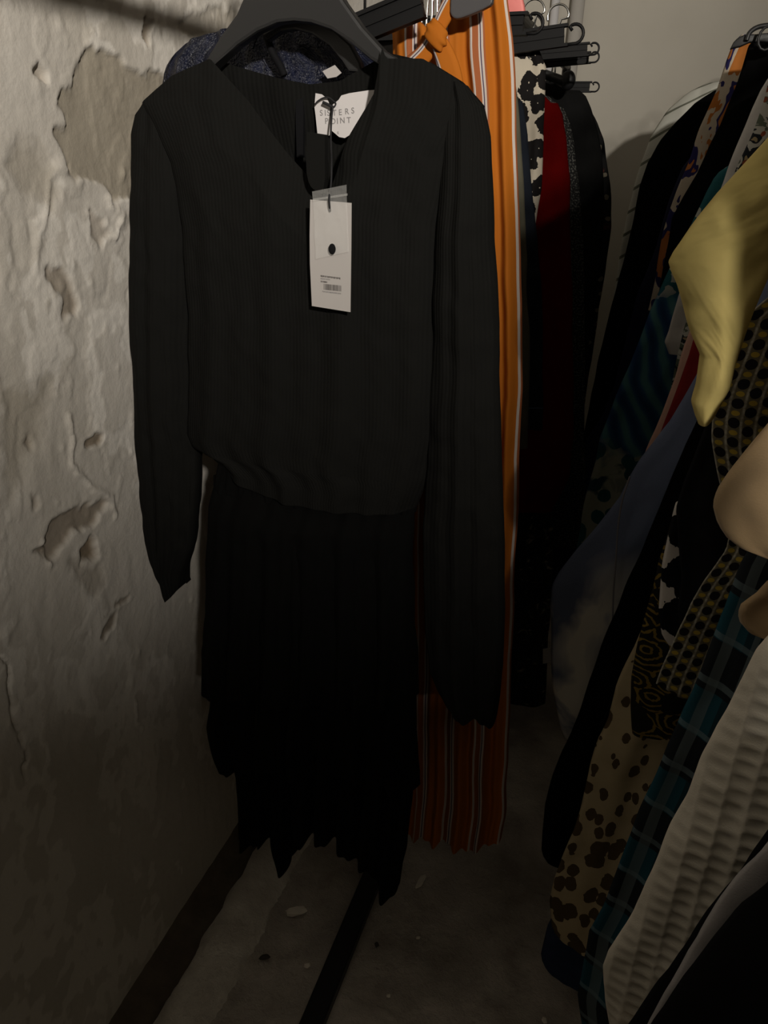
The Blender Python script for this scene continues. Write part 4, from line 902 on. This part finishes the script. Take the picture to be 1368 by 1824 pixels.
right_garment('plaid_shirt', 'teal and black plaid shirt between the spotted dress and the waffle sweater', 'shirt', 'teal_plaid', .625,
    [(1400, 880), (1345, 952), (1320, 1000), (1301, 1050), (1286, 1090), (1270, 1132), (1251, 1180), (1234, 1230), (1217, 1266), (1183, 1336), (1146, 1428), (1120, 1491), (1095, 1558), (1078, 1606), (1050, 1658), (1038, 1714), (1028, 1770), (1040, 1840)], (1040, 1850), 73, th=.016, sh=.19, fold=.005, hl='black hanger inside the plaid shirt')
right_garment('tan_cardigan', 'soft tan cardigan bulging out in two rounded folds', 'cardigan', 'tan_suede', .565,
    [(1440, 680), (1368, 746), (1345, 772), (1320, 802), (1300, 832), (1281, 866), (1273, 895), (1279, 925), (1291, 950), (1310, 969), (1338, 982), (1385, 988), (1392, 1012), (1370, 1028), (1345, 1058), (1322, 1070), (1315, 1090), (1320, 1110), (1335, 1125), (1352, 1136), (1400, 1144), (1420, 1180), (1420, 1300)], (1420, 1300), 74, th=.020, sh=.19, fold=.004, wrinkle=.0022, hl='black hanger inside the soft tan cardigan')
right_garment('waffle_sweater', 'cream waffle-knit sweater with raised square cells', 'sweater', 'waffle_white', .500,
    [(1420, 1050), (1368, 1132), (1350, 1154), (1330, 1192), (1305, 1242), (1280, 1291), (1258, 1336), (1236, 1382), (1215, 1430), (1196, 1472), (1175, 1522), (1151, 1572), (1130, 1622), (1106, 1662), (1086, 1692), (1076, 1722), (1079, 1780), (1086, 1830), (1092, 1880)], (1092, 1890), 75, th=.018, sh=.19, fold=.005, k=4, hl='black hanger inside the cream waffle sweater', cols=420, rows=360, waffle=.0042)
right_garment('black_coat', 'black coat closest to the waffle sweater', 'coat', 'black_trim', .437,
    [(1430, 1395), (1368, 1478), (1330, 1528), (1290, 1582), (1250, 1640), (1200, 1712), (1150, 1782), (1115, 1828), (1085, 1880)], (1085, 1890), 76, th=.014, sh=.215, fold=.002, hl='black hanger inside the black coat')
right_garment('white_blouse', 'grey-white blouse squeezed between two black coats', 'blouse', 'grey_white', .405,
    [(1430, 1410), (1368, 1494), (1305, 1570), (1250, 1652), (1194, 1745), (1153, 1819), (1120, 1880)], (1120, 1890), 77, th=.010, sh=.215, fold=.002, hl='black hanger inside the grey-white blouse')
right_garment('black_coat', 'foremost black coat covering the grey-white blouse', 'coat', 'black_trim', .372,
    [(1430, 1500), (1368, 1566), (1324, 1608), (1268, 1678), (1213, 1748), (1161, 1815), (1110, 1890)], (1110, 1900), 78, th=.014, sh=.215, fold=.002, hl='black hanger inside the foremost black coat')

# ------------------------------------------------------------------ plaster chips and grit on the floor
def chip(px, py, sx, sy, mat, label, seed, name='plaster_chip', rz=0.5):
    x, y = PF(px, py, 0.004); rs = random.Random(seed)
    bm = bmesh.new(); bmesh.ops.create_icosphere(bm, subdivisions=2, radius=1)
    for v in bm.verts:
        f = 1 + rs.uniform(-.22, .22); c, s = math.cos(rz), math.sin(rz); vx, vy = v.co.x * sx * f, v.co.y * sy * f
        v.co = Vector((x + vx * c - vy * s, y + vx * s + vy * c, 0.0 + max(-.5, v.co.z) * min(sx, sy) * .45 * f))
    tag(bm_obj(name, bm, mat), label, 'plaster chip' if mat == 'chip' else 'grit')
chip(526, 1620, .020, .0105, 'chip', 'largest pale plaster chip lying between wall and black base bar', 1)
chip(466, 1571, .007, .008, 'chip', 'pale plaster chip on the cement strip below the dress hem', 2)
chip(458, 1606, .006, .008, 'chip', 'pale plaster chip on the cement strip beside the largest chip', 3)
chip(547, 1717, .006, .005, 'chip', 'small triangular plaster chip right beside the black base bar', 4)
chip(749, 1568, .006, .018, 'chip', 'thin elongated plaster flake under the orange trousers', 5, rz=-.2)
chip(471, 1702, .010, .005, 'chip_dark', 'dark crumb of grit on the concrete near the cement strip', 6, 'grit_crumb')
chip(671, 1680, .004, .006, 'chip_dark', 'dark crumb of grit beyond the black base bar', 7, 'grit_crumb')
chip(970, 1815, .004, .006, 'chip', 'small pale chip near the plaid shirt hem', 8)
chip(745, 1668, .004, .003, 'chip', 'tiny pale crumb on the open floor past the base bar', 9)
chip(692, 1771, .004, .003, 'chip', 'tiny pale crumb in the floor crack by the base bar', 10)
